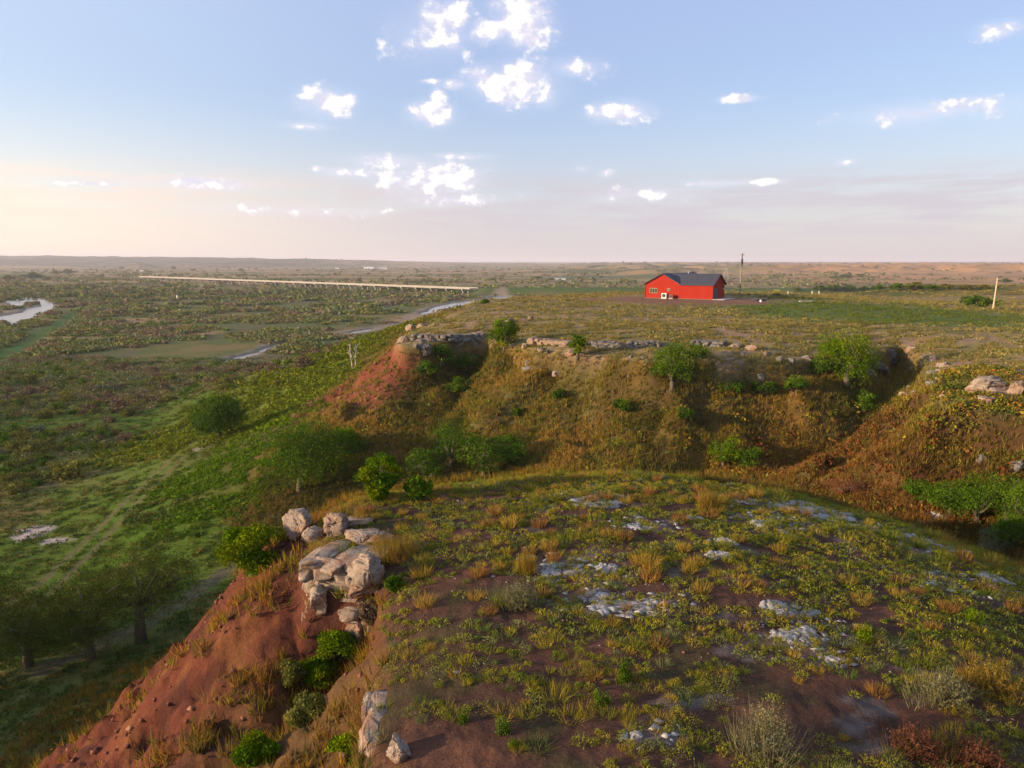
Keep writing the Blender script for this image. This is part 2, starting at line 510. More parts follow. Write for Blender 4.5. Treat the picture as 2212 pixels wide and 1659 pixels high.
def tag(o, label=None, cat=None, group=None, kind=None):
    if label: o['label'] = label
    if cat: o['category'] = cat
    if group: o['group'] = group
    if kind: o['kind'] = kind
    return o
def link(name, data, loc=(0, 0, 0), rz=0.0, parent=None, sc=None):
    o = bpy.data.objects.new(name, data)
    COL.objects.link(o)
    o.location = loc
    o.rotation_euler = (0, 0, rz)
    if sc is not None:
        o.scale = sc if isinstance(sc, tuple) else (sc, sc, sc)
    if parent:
        o.parent = parent
    return o
def thing(name, label, cat, loc, rz=0.0, group=None):
    return tag(link(name, None, loc, rz), label, cat, group)
class MB:
    """collects boxes, prisms and tubes into one mesh"""
    def __init__(s):
        s.v, s.f = [], []
    def add(s, vs, fs):
        n = len(s.v)
        s.v += [tuple(p) for p in vs]
        s.f += [tuple(i + n for i in f) for f in fs]
        return s
    def box(s, x0, y0, z0, x1, y1, z1):
        return s.add([(x0, y0, z0), (x1, y0, z0), (x1, y1, z0), (x0, y1, z0), (x0, y0, z1), (x1, y0, z1), (x1, y1, z1), (x0, y1, z1)],
                     [(3, 2, 1, 0), (4, 5, 6, 7), (0, 1, 5, 4), (1, 2, 6, 5), (2, 3, 7, 6), (3, 0, 4, 7)])
    def tube(s, pts, rs, n=6, cap=True):
        pts = [Vector(p) for p in pts]
        if not hasattr(rs, '__len__'):
            rs = [rs] * len(pts)
        vs, fs = [], []
        for i, p in enumerate(pts):
            d = (pts[min(i + 1, len(pts) - 1)] - pts[max(i - 1, 0)]).normalized()
            a = d.orthogonal().normalized(); b = d.cross(a)
            for k in range(n):
                t = 2 * math.pi * k / n
                vs.append(p + (a * math.cos(t) + b * math.sin(t)) * rs[i])
        for i in range(len(pts) - 1):
            for k in range(n):
                fs.append((i * n + k, i * n + (k + 1) % n, (i + 1) * n + (k + 1) % n, (i + 1) * n + k))
        if cap:
            fs.append(tuple(range(n))[::-1]); fs.append(tuple((len(pts) - 1) * n + k for k in range(n)))
        return s.add(vs, fs)
    def mesh(s, name, m, smooth=False):
        me = bpy.data.meshes.new(name)
        me.from_pydata(s.v, [], s.f)
        me.materials.append(m)
        if smooth:
            for p in me.polygons: p.use_smooth = True
        me.update()
        return me
    def build(s, name, m, parent=None, loc=(0, 0, 0), smooth=False):
        return link(name, s.mesh(name, m, smooth), loc, 0, parent)

# ------------------------------------------------------------------ ground colours (soil, turf, sand: what lies there)
def ell(x, y, u, v, ru, rv, z=0.0, soft=0.35, seed=70):
    """soft blotch of ground cover surveyed at picture point u, v"""
    cx, cy = on_plane(u, v, z)
    _, y1 = on_plane(u, v - rv, z); _, y0 = on_plane(u, v + rv, z)
    ry = max((y1 - y0) / 2, 0.5)
    x1, _ = on_plane(u + ru, v, z)
    rx = max(x1 - cx, 0.5)
    q = np.hypot((x - cx) / rx, (y - cy) / ry) + 0.5 * fbm(x / (rx * .5), y / (ry * .5), 3, seed)
    return ss(1 + soft, 1 - soft, q)
def lerp(c, k, f):
    return c + (np.array(k)[None, :] - c) * f[:, None]
TAN = [(335, 692, 75, 9), (440, 722, 30, 8), (655, 782, 80, 10), (720, 762, 40, 6), (110, 735, 45, 10), (210, 750, 110, 10), (280, 985, 26, 12),
       (900, 690, 60, 10), (150, 585, 300, 4), (780, 600, 300, 5), (1250, 598, 150, 4)]
MEADOW = [(300, 905, 330, 38), (430, 990, 200, 50), (380, 1080, 260, 70), (520, 1130, 180, 60), (200, 1180, 260, 70), (620, 835, 80, 16), (250, 800, 160, 10), (150, 1320, 380, 130), (260, 1250, 260, 90)]
def ground_col(x, y, h=None):
    n = len(x)
    r = np.hypot(x, y)
    n1, n2, n3 = fbm(x / 40, y / 55, 4, 61), fbm(x / 9, y / 12, 4, 62), fbm(x / 2.5, y / 2.5, 3, 63)
    c = np.empty((n, 3)); c[:] = (0.12, 0.135, 0.045)
    c = lerp(c, (0.22, 0.165, 0.075), ss(-0.05, 0.35, n1 + 0.4 * n2))
    c = lerp(c, (0.14, 0.12, 0.07), ss(0.0, 0.4, -n1 + 0.5 * n2))
    for e in MEADOW:
        c = lerp(c, (0.082, 0.135, 0.020), 0.9 * ell(x, y, *e))
    c = lerp(c, (0.13, 0.135, 0.035), 0.55 * ss(0.05, 0.4, n2 + .5 * n3) * (r < 180))
    c = lerp(c, (0.15, 0.10, 0.045), 0.5 * ss(0.15, 0.45, -n2 + .6 * n3) * (r < 180))
    for e in TAN:
        c = lerp(c, (0.34, 0.22, 0.12), 0.9 * ell(x, y, *e, seed=77))
    c = lerp(c, (0.055, 0.115, 0.025), 0.9 * ss(3, -3, sd_poly(STRIP, x, y) + 3 * n2))
    # far plain: tan grass with green belts
    f = ss(650, 1100, r)
    nf, ng = fbm(x / 420, y / 160, 4, 64), fbm(x / 130, y / 70, 4, 65)
    fc = np.empty((n, 3)); fc[:] = (0.33, 0.225, 0.115)
    fc = lerp(fc, (0.13, 0.135, 0.055), ss(-0.05, 0.2, nf + 0.6 * ng))
    fc = lerp(fc, (0.40, 0.27, 0.16), ss(0.16, 0.36, -nf + 0.5 * ng))
    tt = x / np.maximum(y, 1)
    fc = lerp(fc, (0.52, 0.28, 0.14), 0.7 * ss(0.28, 0.42, tt) * ss(700, 1300, r))
    fc = lerp(fc, (0.12, 0.085, 0.05), 0.6 * ss(.10, .3, ng + .3 * fbm(x / 60, y / 40, 3, 90)) * ss(0.2, .35, tt))
    fc = lerp(fc, (0.055, 0.065, 0.038), 0.85 * ss(-0.1, -0.35, tt) * ss(3300, 4200, y))
    c = c + (fc - c) * f[:, None]
    sw = ss(1.3, .7, np.hypot((x - 150) / 75, (y - 228) / 60))
    c = lerp(c, (0.20, 0.15, 0.055), sw); c = lerp(c, (0.085, 0.105, 0.035), sw * ss(-.1, .25, n2 + .3 * n1))
    c = lerp(c, (0.075, 0.12, 0.035), 0.9 * np.exp(-(d_line(EMB, x, y) / 16) ** 2))
    # sand by the water
    m = (r > 150) & (r < 900)
    if m.any():
        b = np.minimum(np.minimum(sd_poly(RIVER_B, x[m], y[m]), sd_poly(RIVER_C, x[m], y[m])), sd_poly(RIVER_A, x[m], y[m]) + 4)
        c[m] = lerp(c[m], (0.34, 0.26, 0.21), 0.7 * ss(4, 0, b + 4 * n2[m]))
    # wheel tracks
    dt = np.minimum(d_line(TRACKS[0], x, y), d_line(TRACKS[1], x, y))
    dt1 = d_line(TRACKS[0], x, y)
    c = lerp(c, (0.17, 0.115, 0.085), 0.65 * ss(0.5, 0.15, np.abs(np.abs(dt1 + .3 * n3) - 0.85)))
    c = lerp(c, (0.12, 0.09, 0.075), 0.7 * ss(1.1, .5, d_line(TRACKS[1], x, y) + .8 * n3))
    for e in [(72, 1165, 38, 15), (120, 1190, 34, 7), (450, 1018, 22, 12)]:
        c = lerp(c, (0.46, 0.38, 0.36), ell(x, y, *e, seed=81, soft=.2))
    # second mesa
    m = r < 420
    X, Y = x[m], y[m]
    d = mesa_d(X, Y)
    cm = c[m]
    a2, a3 = fbm(X / 11, Y / 11, 4, 66), fbm(X / 3, Y / 3, 3, 67)
    slope = np.empty((len(X), 3)); slope[:] = (0.085, 0.062, 0.028)
    slope = lerp(slope, (0.14, 0.085, 0.032), ss(0, .35, a2 + .5 * a3))
    slope = lerp(slope, (0.10, 0.085, 0.035), ss(0.05, .4, -a2 + .5 * a3))
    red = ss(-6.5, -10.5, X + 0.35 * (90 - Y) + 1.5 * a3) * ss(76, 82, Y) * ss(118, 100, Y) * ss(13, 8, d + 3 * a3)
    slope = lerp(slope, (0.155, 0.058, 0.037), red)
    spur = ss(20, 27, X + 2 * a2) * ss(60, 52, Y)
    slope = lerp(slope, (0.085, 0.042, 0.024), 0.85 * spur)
    top = np.empty((len(X), 3)); top[:] = (0.30, 0.215, 0.115)
    top = lerp(top, (0.165, 0.15, 0.06), .8 * ss(0, .3, a2 + .5 * a3))
    top = lerp(top, (0.31, 0.205, 0.15), ss(0.08, .3, -a2 + .5 * a3) * ss(30, 15, -d))
    green = np.clip(ell(X, Y, 1880, 676, 300, 22, 18, seed=82) + ell(X, Y, 2060, 690, 200, 14, 18, seed=83), 0, 1)
    top = lerp(top, (0.085, 0.135, 0.026), 0.8 * green)
    top = lerp(top, (0.30, 0.22, 0.085), 0.8 * np.maximum(ell(X, Y, 1230, 646, 190, 12, 18, seed=84), ell(X, Y, 1900, 642, 220, 9, 18, seed=85)))
    top = lerp(top, (0.235, 0.125, 0.085), 0.9 * np.maximum(ell(X, Y, 1480, 656, 190, 10, 18, seed=86, soft=.25), ell(X, Y, 1260, 655, 50, 4, 18, seed=87)))
    top = lerp(top, (0.36, 0.20, 0.12), 0.6 * ell(X, Y, 1870, 636, 120, 5, 18, seed=88))
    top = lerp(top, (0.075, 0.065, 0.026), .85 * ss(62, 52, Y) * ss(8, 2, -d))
    k = ss(0.6, -0.6, d)
    lo = ss(14, 30, d + 6 * a2)
    lo = np.maximum(lo, ss(100, 150, Y) * ss(0, 5, d))
    cc = slope * (1 - lo[:, None]) + cm * lo[:, None]
    # bright herbs on the fan below the tip
    fan = ss(10, 18, d) * ss(48, 34, d) * ss(0, -14, X) * ss(84, 96, Y)
    cc = lerp(cc, (0.13, 0.15, 0.028), 0.8 * fan)
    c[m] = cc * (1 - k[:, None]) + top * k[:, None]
    # draw floor
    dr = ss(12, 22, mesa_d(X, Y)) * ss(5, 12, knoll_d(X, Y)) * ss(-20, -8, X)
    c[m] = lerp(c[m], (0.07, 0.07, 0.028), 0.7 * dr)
    # near knoll
    m = r < 80
    X, Y = x[m], y[m]
    d = knoll_d(X, Y)
    b2, b3 = fbm(X / 2.6, Y / 2.0, 4, 68), fbm(X / .6, Y / .6, 3, 69)
    top = np.empty((len(X), 3)); top[:] = (0.080, 0.044, 0.033)
    top = lerp(top, (0.135, 0.068, 0.047), ss(0.0, .35, b2 + .3 * b3))
    top = lerp(top, (0.060, 0.055, 0.026), 0.6 * ss(0.02, .3, -b2 + .4 * b3))
    top = lerp(top, (0.17, 0.15, 0.145), 0.6 * ss(0.22, .42, fbm(X / 1.8, Y / 1.1, 4, 75)) * ss(3, 6, X + .2 * Y))
    for e in [(1740, 1385, 130, 55), (1250, 1240, 110, 42), (1765, 1102, 130, 36), (1635, 1105, 70, 46), (2010, 1130, 110, 34), (2100, 1235, 130, 34), (1340, 1312, 150, 30), (1390, 1140, 80, 20), (1290, 1085, 90, 18), (1420, 1600, 70, 40)]:
        top = lerp(top, (0.27, 0.245, 0.235), .38 * ell(X, Y, *e, 17.9, soft=.5, seed=int(e[0])) * ss(-.1, .15, b3 + .4 * b2))
    sl = np.empty((len(X), 3)); sl[:] = (0.118, 0.043, 0.028)
    sl = lerp(sl, (0.066, 0.027, 0.022), ss(-.12, .25, fbm(X / 4, Y / .9, 4, 168) + .5 * b3))
    sl = lerp(sl, (0.19, 0.085, 0.042), 0.6 * ss(0.1, .4, -b2 + .6 * b3))
    veg = ss(.5, 2.2, -(X + 3.2)) * 0 + ss(16.5, 12.5, Y + .5 * X) * ss(-9, -5, X)
    sl = lerp(sl, (0.115, 0.075, 0.036), 0.8 * veg)
    bk = ss(-7.5, -3.5, X) * ss(24, 27, Y)
    sl = lerp(sl, (0.14, 0.10, 0.045), 0.85 * np.maximum(bk, ss(6, 12, X)))
    toe = ss(15.0, 21.5, d + 2.0 * b2)
    sl = sl * (1 - toe[:, None]) + c[m] * toe[:, None]
    far_k = ss(16, 24, d)
    k = ss(.7, -.3, d + .4 * b2)
    ck = sl * (1 - k[:, None]) + top * k[:, None]
    c[m] = ck * (1 - far_k[:, None]) + c[m] * far_k[:, None]
    return c

# ------------------------------------------------------------------ the ground sheet
def build_ground():
    th_f = np.linspace(R(-50), R(50), 560)
    th_b = np.linspace(R(50), R(310), 120)[1:-1]
    th = np.concatenate([th_f, th_b])
    rr = np.concatenate([np.linspace(0.5, 7.5, 24)[:-1], np.exp(np.linspace(math.log(7.5), math.log(25000), 860))])
    T, RR = np.meshgrid(th, rr)
    X, Y = (RR * np.sin(T)).ravel(), (RR * np.cos(T)).ravel()
    Z = ground_h(X, Y)
    V = np.stack([X, Y, Z], 1)
    c = ground_col(X, Y)
    nt_, nr = len(th), len(rr)
    i, j = np.meshgrid(np.arange(nr - 1), np.arange(nt_), indexing='ij')
    a, b = i * nt_ + j, i * nt_ + (j + 1) % nt_
    F = np.stack([a.ravel(), b.ravel(), (b + nt_).ravel(), (a + nt_).ravel()], 1)[:, ::-1]
    V = np.concatenate([V, [[0, 0, gz(0, 0)]]]); c = np.concatenate([c, c[:1]])
    # centre cap as degenerate-free triangles is not needed: the ring at 0.5 m is closed by a fan of quads
    me = mk_mesh('ground', V, F, c, M_EARTH, True)
    tag(link('ground', me), kind='structure')
build_ground()

# water sheets
def water_mat():
    m, nt, b = mat('river_water')
    b.inputs['Base Color'].default_value = (0.22, 0.18, 0.15, 1)
    b.inputs['Roughness'].default_value = 0.22
    b.inputs['IOR'].default_value = 1.33
    g = nd(nt, 'ShaderNodeNewGeometry')
    n = nd(nt, 'ShaderNodeTexNoise')
    n.inputs['Scale'].default_value = 0.7; n.inputs['Detail'].default_value = 4
    nt.links.new(g.outputs['Position'], n.inputs['Vector'])
    bp = nd(nt, 'ShaderNodeBump')
    bp.inputs['Strength'].default_value = 0.25; bp.inputs['Distance'].default_value = 0.05
    nt.links.new(n.outputs[0], bp.inputs['Height'])
    nt.links.new(bp.outputs[0], b.inputs['Normal'])
    return m
M_WATER = water_mat()
def water(poly, name):
    xs, ys = [p[0] for p in poly], [p[1] for p in poly]
    x0, x1, y0, y1 = min(xs) - 8, max(xs) + 8, min(ys) - 8, max(ys) + 8
    V = np.array([(x0, y0, -0.12), (x1, y0, -0.12), (x1, y1, -0.12), (x0, y1, -0.12)])
    tag(link(name, mk_mesh(name, V, np.array([[0, 1, 2, 3]]), None, M_WATER)), kind='structure')
water(RIVER_A, 'river'); water(RIVER_B, 'river'); water(RIVER_C, 'river')

# ------------------------------------------------------------------ vegetation builders
rng = np.random.default_rng(11)
def blades(cx, cy, cz, rad, hgt, col, nb, wid, rg, lean=0.7, jit=0.22):
    """grass tufts: nb pointed blades for each centre"""
    n = len(cx)
    rep = lambda a: np.repeat(np.asarray(a, float), nb)
    N = n * nb
    ang = rg.uniform(0, 2 * math.pi, N)
    rad_, hg = rep(rad), rep(hgt)
    off = np.sqrt(rg.uniform(0, 1, N)) * rad_ * 0.55
    bx, by = rep(cx) + np.cos(ang) * off, rep(cy) + np.sin(ang) * off
    bz = rep(cz) - 0.03
    a2 = ang + rg.normal(0, 0.7, N)
    ln = rg.uniform(0.1, 1.0, N) * lean
    L = hg * rg.uniform(0.55, 1.15, N)
    tx, ty = bx + np.cos(a2) * ln * rad_, by + np.sin(a2) * ln * rad_
    tz = bz + 0.03 + L * np.sqrt(np.maximum(1 - (ln * 0.75) ** 2, 0.1))
    pa = rg.uniform(0, 2 * math.pi, N)
    w = (wid if np.isscalar(wid) else rep(wid)) * rg.uniform(0.7, 1.3, N)
    px, py = np.cos(pa) * w, np.sin(pa) * w
    V = np.empty((N, 3, 3), np.float32)
    V[:, 0] = np.stack([bx - px, by - py, bz], 1)
    V[:, 1] = np.stack([bx + px, by + py, bz], 1)
    V[:, 2] = np.stack([tx, ty, tz], 1)
    c = np.repeat(np.asarray(col, float), nb, axis=0) * (1 + jit * rg.normal(0, 1, (N, 1))) * (1 + 0.06 * rg.normal(0, 1, (N, 3)))
    return V.reshape(-1, 3), np.arange(N * 3).reshape(-1, 3), np.repeat(c, 3, axis=0)
def leaves(P, size, col, rg, jit=0.2, flat=0.0):
    """one four-sided leaf spray at every point"""
    N = len(P)
    a = rg.normal(0, 1, (N, 3)); a /= np.linalg.norm(a, axis=1, keepdims=True)
    b = rg.normal(0, 1, (N, 3)); b -= a * (a * b).sum(1, keepdims=True); b /= np.linalg.norm(b, axis=1, keepdims=True)
    s = (np.asarray(size) * rg.uniform(0.6, 1.35, N))[:, None]
    V = np.empty((N, 4, 3), np.float32)
    V[:, 0] = P - a * s; V[:, 1] = P - b * s * 0.55; V[:, 2] = P + a * s; V[:, 3] = P + b * s * 0.55
    c = np.asarray(col, float) * (1 + jit * rg.normal(0, 1, (N, 1))) * (1 + 0.05 * rg.normal(0, 1, (N, 3)))
    return V.reshape(-1, 3), np.arange(N * 4).reshape(-1, 4), np.repeat(c, 4, axis=0)
def dome_pts(n, rg, fill=0.45):
    d = rg.normal(0, 1, (n, 3)); d /= np.linalg.norm(d, axis=1, keepdims=True)
    d[:, 2] = np.abs(d[:, 2])
    return d * (rg.uniform(fill, 1.0, n) ** 0.6)[:, None]
def shrub_field(cx, cy, cz, rad, hgt, col, nl, leaf, rg, jit=0.2):
    n = len(cx)
    d = dome_pts(n * nl, rg)
    rp = lambda a: np.repeat(a, nl)
    lump = 1 + 0.25 * np.sin(5 * np.arctan2(d[:, 1], d[:, 0]) + rp(rg.uniform(0, 6, n)))
    P = np.stack([rp(cx) + d[:, 0] * rp(rad) * lump, rp(cy) + d[:, 1] * rp(rad) * lump, rp(cz) + d[:, 2] * rp(hgt)], 1)
    return leaves(P, rp(leaf), np.repeat(col, nl, axis=0), rg, jit)
def pick(pal, w, n, rg):
    pal = np.array(pal, float); w = np.array(w, float)
    return pal[rg.choice(len(pal), n, p=w / w.sum())]
def stuff(name, parts, m, label, cat):
    V, F, C, o = [], [], [], 0
    for v, f, c in parts:
        V.append(v); F.append(f + o); C.append(c); o += len(v)
    me = mk_mesh(name, np.concatenate(V), np.concatenate(F), np.concatenate(C), m)
    return tag(link(name, me), label, cat, kind='stuff')

# ------------------------------------------------------------------ grass on the near knoll
def knoll_grass():
    rg = np.random.default_rng(3)
    parts = []
    n = 110000
    y = 4 + 27 * np.sqrt(rg.uniform(0, 1, n)); x = rg.uniform(-1, 1, n) * (0.80 * y + 6)
    d = knoll_d(x, y)
    cl = fbm(x / 1.5, y / 0.8, 4, 101) + 0.35 * fbm(x / .5, y / .4, 2, 102)
    thr = -0.13 + 0.20 * ss(-.05, .3, fbm(x / 6, y / 5, 3, 103)) - 0.12 * ss(8, 14, x) - .12 * ss(20, 27, y)
    bare = np.maximum.reduce([ss(1.3, .7, np.hypot((x - 5.6) / 2.2, (y - 12.2) / 1.2)), ss(1.3, .7, np.hypot((x + .6) / 2.2, (y - 11.4) / 1.1)), ss(1.2, .8, np.hypot((x + .9) / 1.6, (y - 17) / 1.3))])
    keep = (d < 0.2) & (cl > thr + 0.45 * bare)
    x, y, cl = x[keep], y[keep], cl[keep]
    rad = rg.uniform(0.09, 0.27, len(x)) * (0.85 + 0.5 * ss(0, .4, cl))
    cell, ok = {}, []
    for i in range(len(x)):          # cushions keep a little apart, so that soil shows between them
        c = (int(x[i] // .5), int(y[i] // .5))
        if all((x[i] - x[q]) ** 2 + (y[i] - y[q]) ** 2 > (.60 * (rad[i] + rad[q])) ** 2 for a in (-1, 0, 1) for b in (-1, 0, 1) for q in cell.get((c[0] + a, c[1] + b), ())):
            cell.setdefault(c, []).append(i); ok.append(i)
    x, y, cl, rad = x[ok], y[ok], cl[ok], rad[ok]
    z = ground_h(x, y)
    n = len(x)
    col = 1.25 * pick([(0.22, 0.225, 0.045), (0.31, 0.265, 0.055), (0.12, 0.155, 0.042), (0.40, 0.285, 0.075), (0.19, 0.205, 0.095)], [4, 3.2, 2.6, 1.8, 2], n, rg)
    col = col * (1 + 0.35 * fbm(x / 3.5, y / 3.5, 2, 104))[:, None]
    warm = ss(-.1, .35, fbm(x / 4, y / 3, 3, 105) + 0.25 * ss(20, 28, y) - .12)
    col = lerp(col, (0.36, 0.265, 0.075), 0.5 * warm)
    h = rad * rg.uniform(0.5, 0.95, n) * (1 + .35 * warm)
    cush = rg.uniform(0, 1, n) < .62
    parts.append(None)
    nearer = y < 15
    for sel, nb, wd in ((nearer & ~cush, 100, .0055), (~nearer & ~cush, 56, .0095), (nearer & cush, 26, .005), (~nearer & cush, 16, .009)):
        parts.append(blades(x[sel], y[sel], z[sel], rad[sel], h[sel], col[sel], nb, wd, rg, lean=1.15, jit=.24))
    parts.remove(None)
    low_b = []
    for sel, nl, lf in ((nearer & cush, 130, .016), (~nearer & cush, 64, .026)):
        low_b.append(shrub_field(x[sel], y[sel], z[sel] - .01, rad[sel] * .95, h[sel] * .85, 1.25 * lerp(col[sel], (0.20, 0.21, 0.05), np.full(sel.sum(), .62)), nl, np.full(sel.sum(), lf), rg, .13))
    stuff('turf_cushions', low_b, M_GRASS, 'small leafy olive and yellow-green cushions of turf dotted over the near hilltop', 'turf')
    print('knoll tufts', n)
    stuff('short_grass', parts, M_GRASS, 'low olive and straw grass in patches over the brown soil of the near hilltop', 'grass')
    # coarse grass and weeds on the knoll's flanks
    n = 40000
    x = rg.uniform(-26, 30, n); y = rg.uniform(4, 52, n)
    d = knoll_d(x, y)
    band = fbm((x + .4 * y) / 4.0, (y - .3 * x) / 1.8, 4, 111)
    left = x < -2
    edge = ss(12, 18, d)                                   # grassy foot of the slope
    upper = ss(3.8, 1.0, d) * ss(14, 18, y)
    veg = ss(16.5, 11.5, y + .5 * x) * ss(-11, -6, x)
    back = np.maximum(ss(-8, -4, x) * ss(23.5, 27, y), ss(4, 10, x))
    dens = np.clip(0.44 + 0.9 * edge + 0.55 * upper + 0.75 * veg + 0.8 * back, 0, 1) * ss(-.12, .22, band + .30 * edge + .3 * veg + .3 * back)
    keep = (d > 0.1) & (d < 24) & (rg.uniform(0, 1, n) < dens)
    x, y, d, veg, back, edge = x[keep], y[keep], d[keep], veg[keep], back[keep], edge[keep]
    n = len(x)
    z = ground_h(x, y)
    col = pick([(0.34, 0.20, 0.055), (0.26, 0.19, 0.05), (0.17, 0.165, 0.04), (0.30, 0.15, 0.065)], [4, 3, 2, 1.5], n, rg)
    col = lerp(col, (0.15, 0.11, 0.055), 0.55 * veg * (rg.uniform(0, 1, n) < .6))
    col = lerp(col, (0.13, 0.11, 0.045), 0.6 * back * (x > 3))
    rad = rg.uniform(0.2, 0.5, n); h = rg.uniform(0.2, 0.5, n)
    print('flank tufts', n)
    stuff('slope_grass', [blades(x, y, z, rad, h, col, 16, 0.018, rg, lean=0.8)], M_GRASS, 'golden dry grass in streaks down the bare red slope of the near hill', 'grass')
knoll_grass()

# ------------------------------------------------------------------ grass on the second mesa, its face and the draw
def mesa_grass():
    rg = np.random.default_rng(5)
    n = 150000
    y = 36 + 150 * rg.uniform(0, 1, n) ** 1.25; x = rg.uniform(-1, 1, n) * (0.74 * y + 4)
    half = np.arange(n) < n // 2
    y = np.where(half, rg.uniform(34, 98, n), y); x = np.where(half, rg.uniform(-24, 48, n), x)
    d = mesa_d(x, y); dk = knoll_d(x, y)
    a2, a3 = fbm(x / 9, y / 9, 3, 121), fbm(x / 2.4, y / 2.4, 3, 122)
    redtip = ss(-7, -10.5, x + .35 * (90 - y)) * ss(76, 82, y) * ss(4, 1.5, np.abs(d - 5) - 4)
    house = ell(x, y, 1480, 655, 200, 11, 18, seed=86, soft=.25)
    face = (d > 0)
    p = np.where(face, 0.8, 0.3 + 0.45 * ss(-.1, .2, a3) + .4 * ss(66, 58, y)) * (1 - .8 * redtip) * (1 - house)
    p = p * np.where(face, ss(-.7, -.2, a3 + .1), ss(-.15, .15, a3 + .25 * a2))
    keep = (dk > 9) & (d < 26) & (x > -26) & (rg.uniform(0, 1, n) < p)
    x, y, d, a2, a3 = x[keep], y[keep], d[keep], a2[keep], a3[keep]
    n = len(x); z = ground_h(x, y)
    face = d > 0.2
    cf = pick([(0.35, 0.255, 0.07), (0.27, 0.235, 0.055), (0.17, 0.18, 0.045), (0.32, 0.19, 0.08), (0.21, 0.16, 0.065)], [3, 3.2, 2.4, 2.2, 1.6], n, rg)
    cf = lerp(cf, (0.46, 0.27, 0.10), 0.6 * ss(.08, .35, a2))
    cf = lerp(cf, (0.085, 0.09, 0.033), 0.7 * ss(.08, .35, -a2))
    spur = ss(16, 23, x) * ss(66, 56, y) * ss(1, 3, d)
    cf = lerp(cf, (0.185, 0.085, 0.036), 0.75 * spur * (rg.uniform(0, 1, n) < .8))
    rimw = ss(3, .5, np.abs(d - .4)) * (y < 100)
    cf = lerp(cf, (0.30, 0.235, 0.07), .6 * rimw)
    low = ss(11, 19, d)
    cf = lerp(cf, (0.09, 0.085, 0.032), 0.55 * low)
    ct = pick([(0.33, 0.265, 0.10), (0.22, 0.20, 0.075), (0.40, 0.29, 0.11), (0.21, 0.20, 0.11)], [3, 3, 1.5, 2], n, rg)
    grn = ell(x, y, 1850, 672, 330, 24, 18, seed=82)
    ct = lerp(ct, (0.11, 0.155, 0.03), .8 * grn)
    ct = lerp(ct, (0.34, 0.24, 0.09), .8 * ell(x, y, 1230, 646, 190, 12, 18, seed=84))
    col = np.where(face[:, None], cf, ct)
    sz = 0.7 + 0.6 * ss(60, 150, y)
    rad = rg.uniform(0.28, 0.62, n) * sz; h = np.where(face, rg.uniform(0.3, 0.8, n), rg.uniform(0.15, 0.42, n)) * sz
    print('mesa tufts', n)
    stuff('hill_grass', [blades(x, y, z, rad, h, col, 11, 0.045 * sz, rg, lean=0.8)], M_GRASS, 'rusty gold and olive grass covering the second hill and its steep face', 'grass')
    # herbs on the fan and the meadow
    n = 95000
    y = 28 + 172 * rg.uniform(0, 1, n) ** 1.1; y = np.where(np.arange(n) < 35000, rg.uniform(28, 80, n), y); x = rg.uniform(-0.95, 0.15, n) * (0.85 * y + 2)
    d = mesa_d(x, y); dk = knoll_d(x, y)
    n1, n2 = fbm(x / 7, y / 9, 3, 131), fbm(x / 1.8, y / 2.2, 3, 132)
    g1 = ell(x, y, 560, 1060, 150, 75, seed=133) + ell(x, y, 470, 1140, 180, 60, seed=134)
    fan = ss(8, 16, d) * ss(50, 34, d) * ss(3, -14, x) * ss(80, 96, y)
    trk = ss(.6, .3, np.abs(d_line(TRACKS[0], x, y) - .85)) + ss(1.6, .9, d_line(TRACKS[1], x, y))
    p = (0.42 + 0.6 * np.clip(g1, 0, 1) + .6 * fan) * ss(-.35, .15, n2 + .2 * n1) * (1 - np.clip(trk, 0, 1))
    keep = (dk > 17.5) & (d > 8) & (rg.uniform(0, 1, n) < p)
    x, y, g1, fan, n1, n2 = x[keep], y[keep], np.clip(g1, 0, 1)[keep], fan[keep], n1[keep], n2[keep]
    n = len(x); z = ground_h(x, y)
    col = pick([(0.075, 0.115, 0.03), (0.12, 0.135, 0.035), (0.19, 0.135, 0.05), (0.06, 0.09, 0.03)], [4, 3, 1.6, 2], n, rg)
    col = lerp(col, (0.10, 0.175, 0.018), .75 * g1 * ss(-.1, .25, n1 + .3))
    col = lerp(col, (0.16, 0.185, 0.028), .75 * fan)
    sz = 0.8 + 0.9 * ss(60, 180, y)
    rad = rg.uniform(0.3, 0.7, n) * sz; h = rg.uniform(0.12, 0.38, n) * sz
    print('meadow tufts', n)
    hb = rg.uniform(0, 1, n) < np.clip(.30 + .5 * g1 + .5 * fan, 0, .8)
    xb, yb, zb, cb = x[hb], y[hb], z[hb], col[hb] * 1.15
    rb = rg.uniform(.25, .75, len(xb)) * (.8 + .6 * ss(60, 160, yb)) * (1 + .5 * (fan[hb] > .5))
    herbs = shrub_field(xb, yb, zb - .03, rb, rb * rg.uniform(.35, .65, len(xb)), cb, 26, rb * .21, rg, .2)
    stuff('meadow_herbs', [herbs], M_LEAF, 'low leafy weeds in bright green cushions across the meadow below the cliffs', 'weeds')
    x, y, z, rad, h, col, sz = x[~hb], y[~hb], z[~hb], rad[~hb], h[~hb], col[~hb], sz[~hb]
    stuff('meadow_grass', [blades(x, y, z, rad, h, col, 12, 0.04 * sz, rg, lean=1.1)], M_GRASS, 'green meadow grass and leafy weeds on the valley floor below the cliffs', 'grass')
mesa_grass()

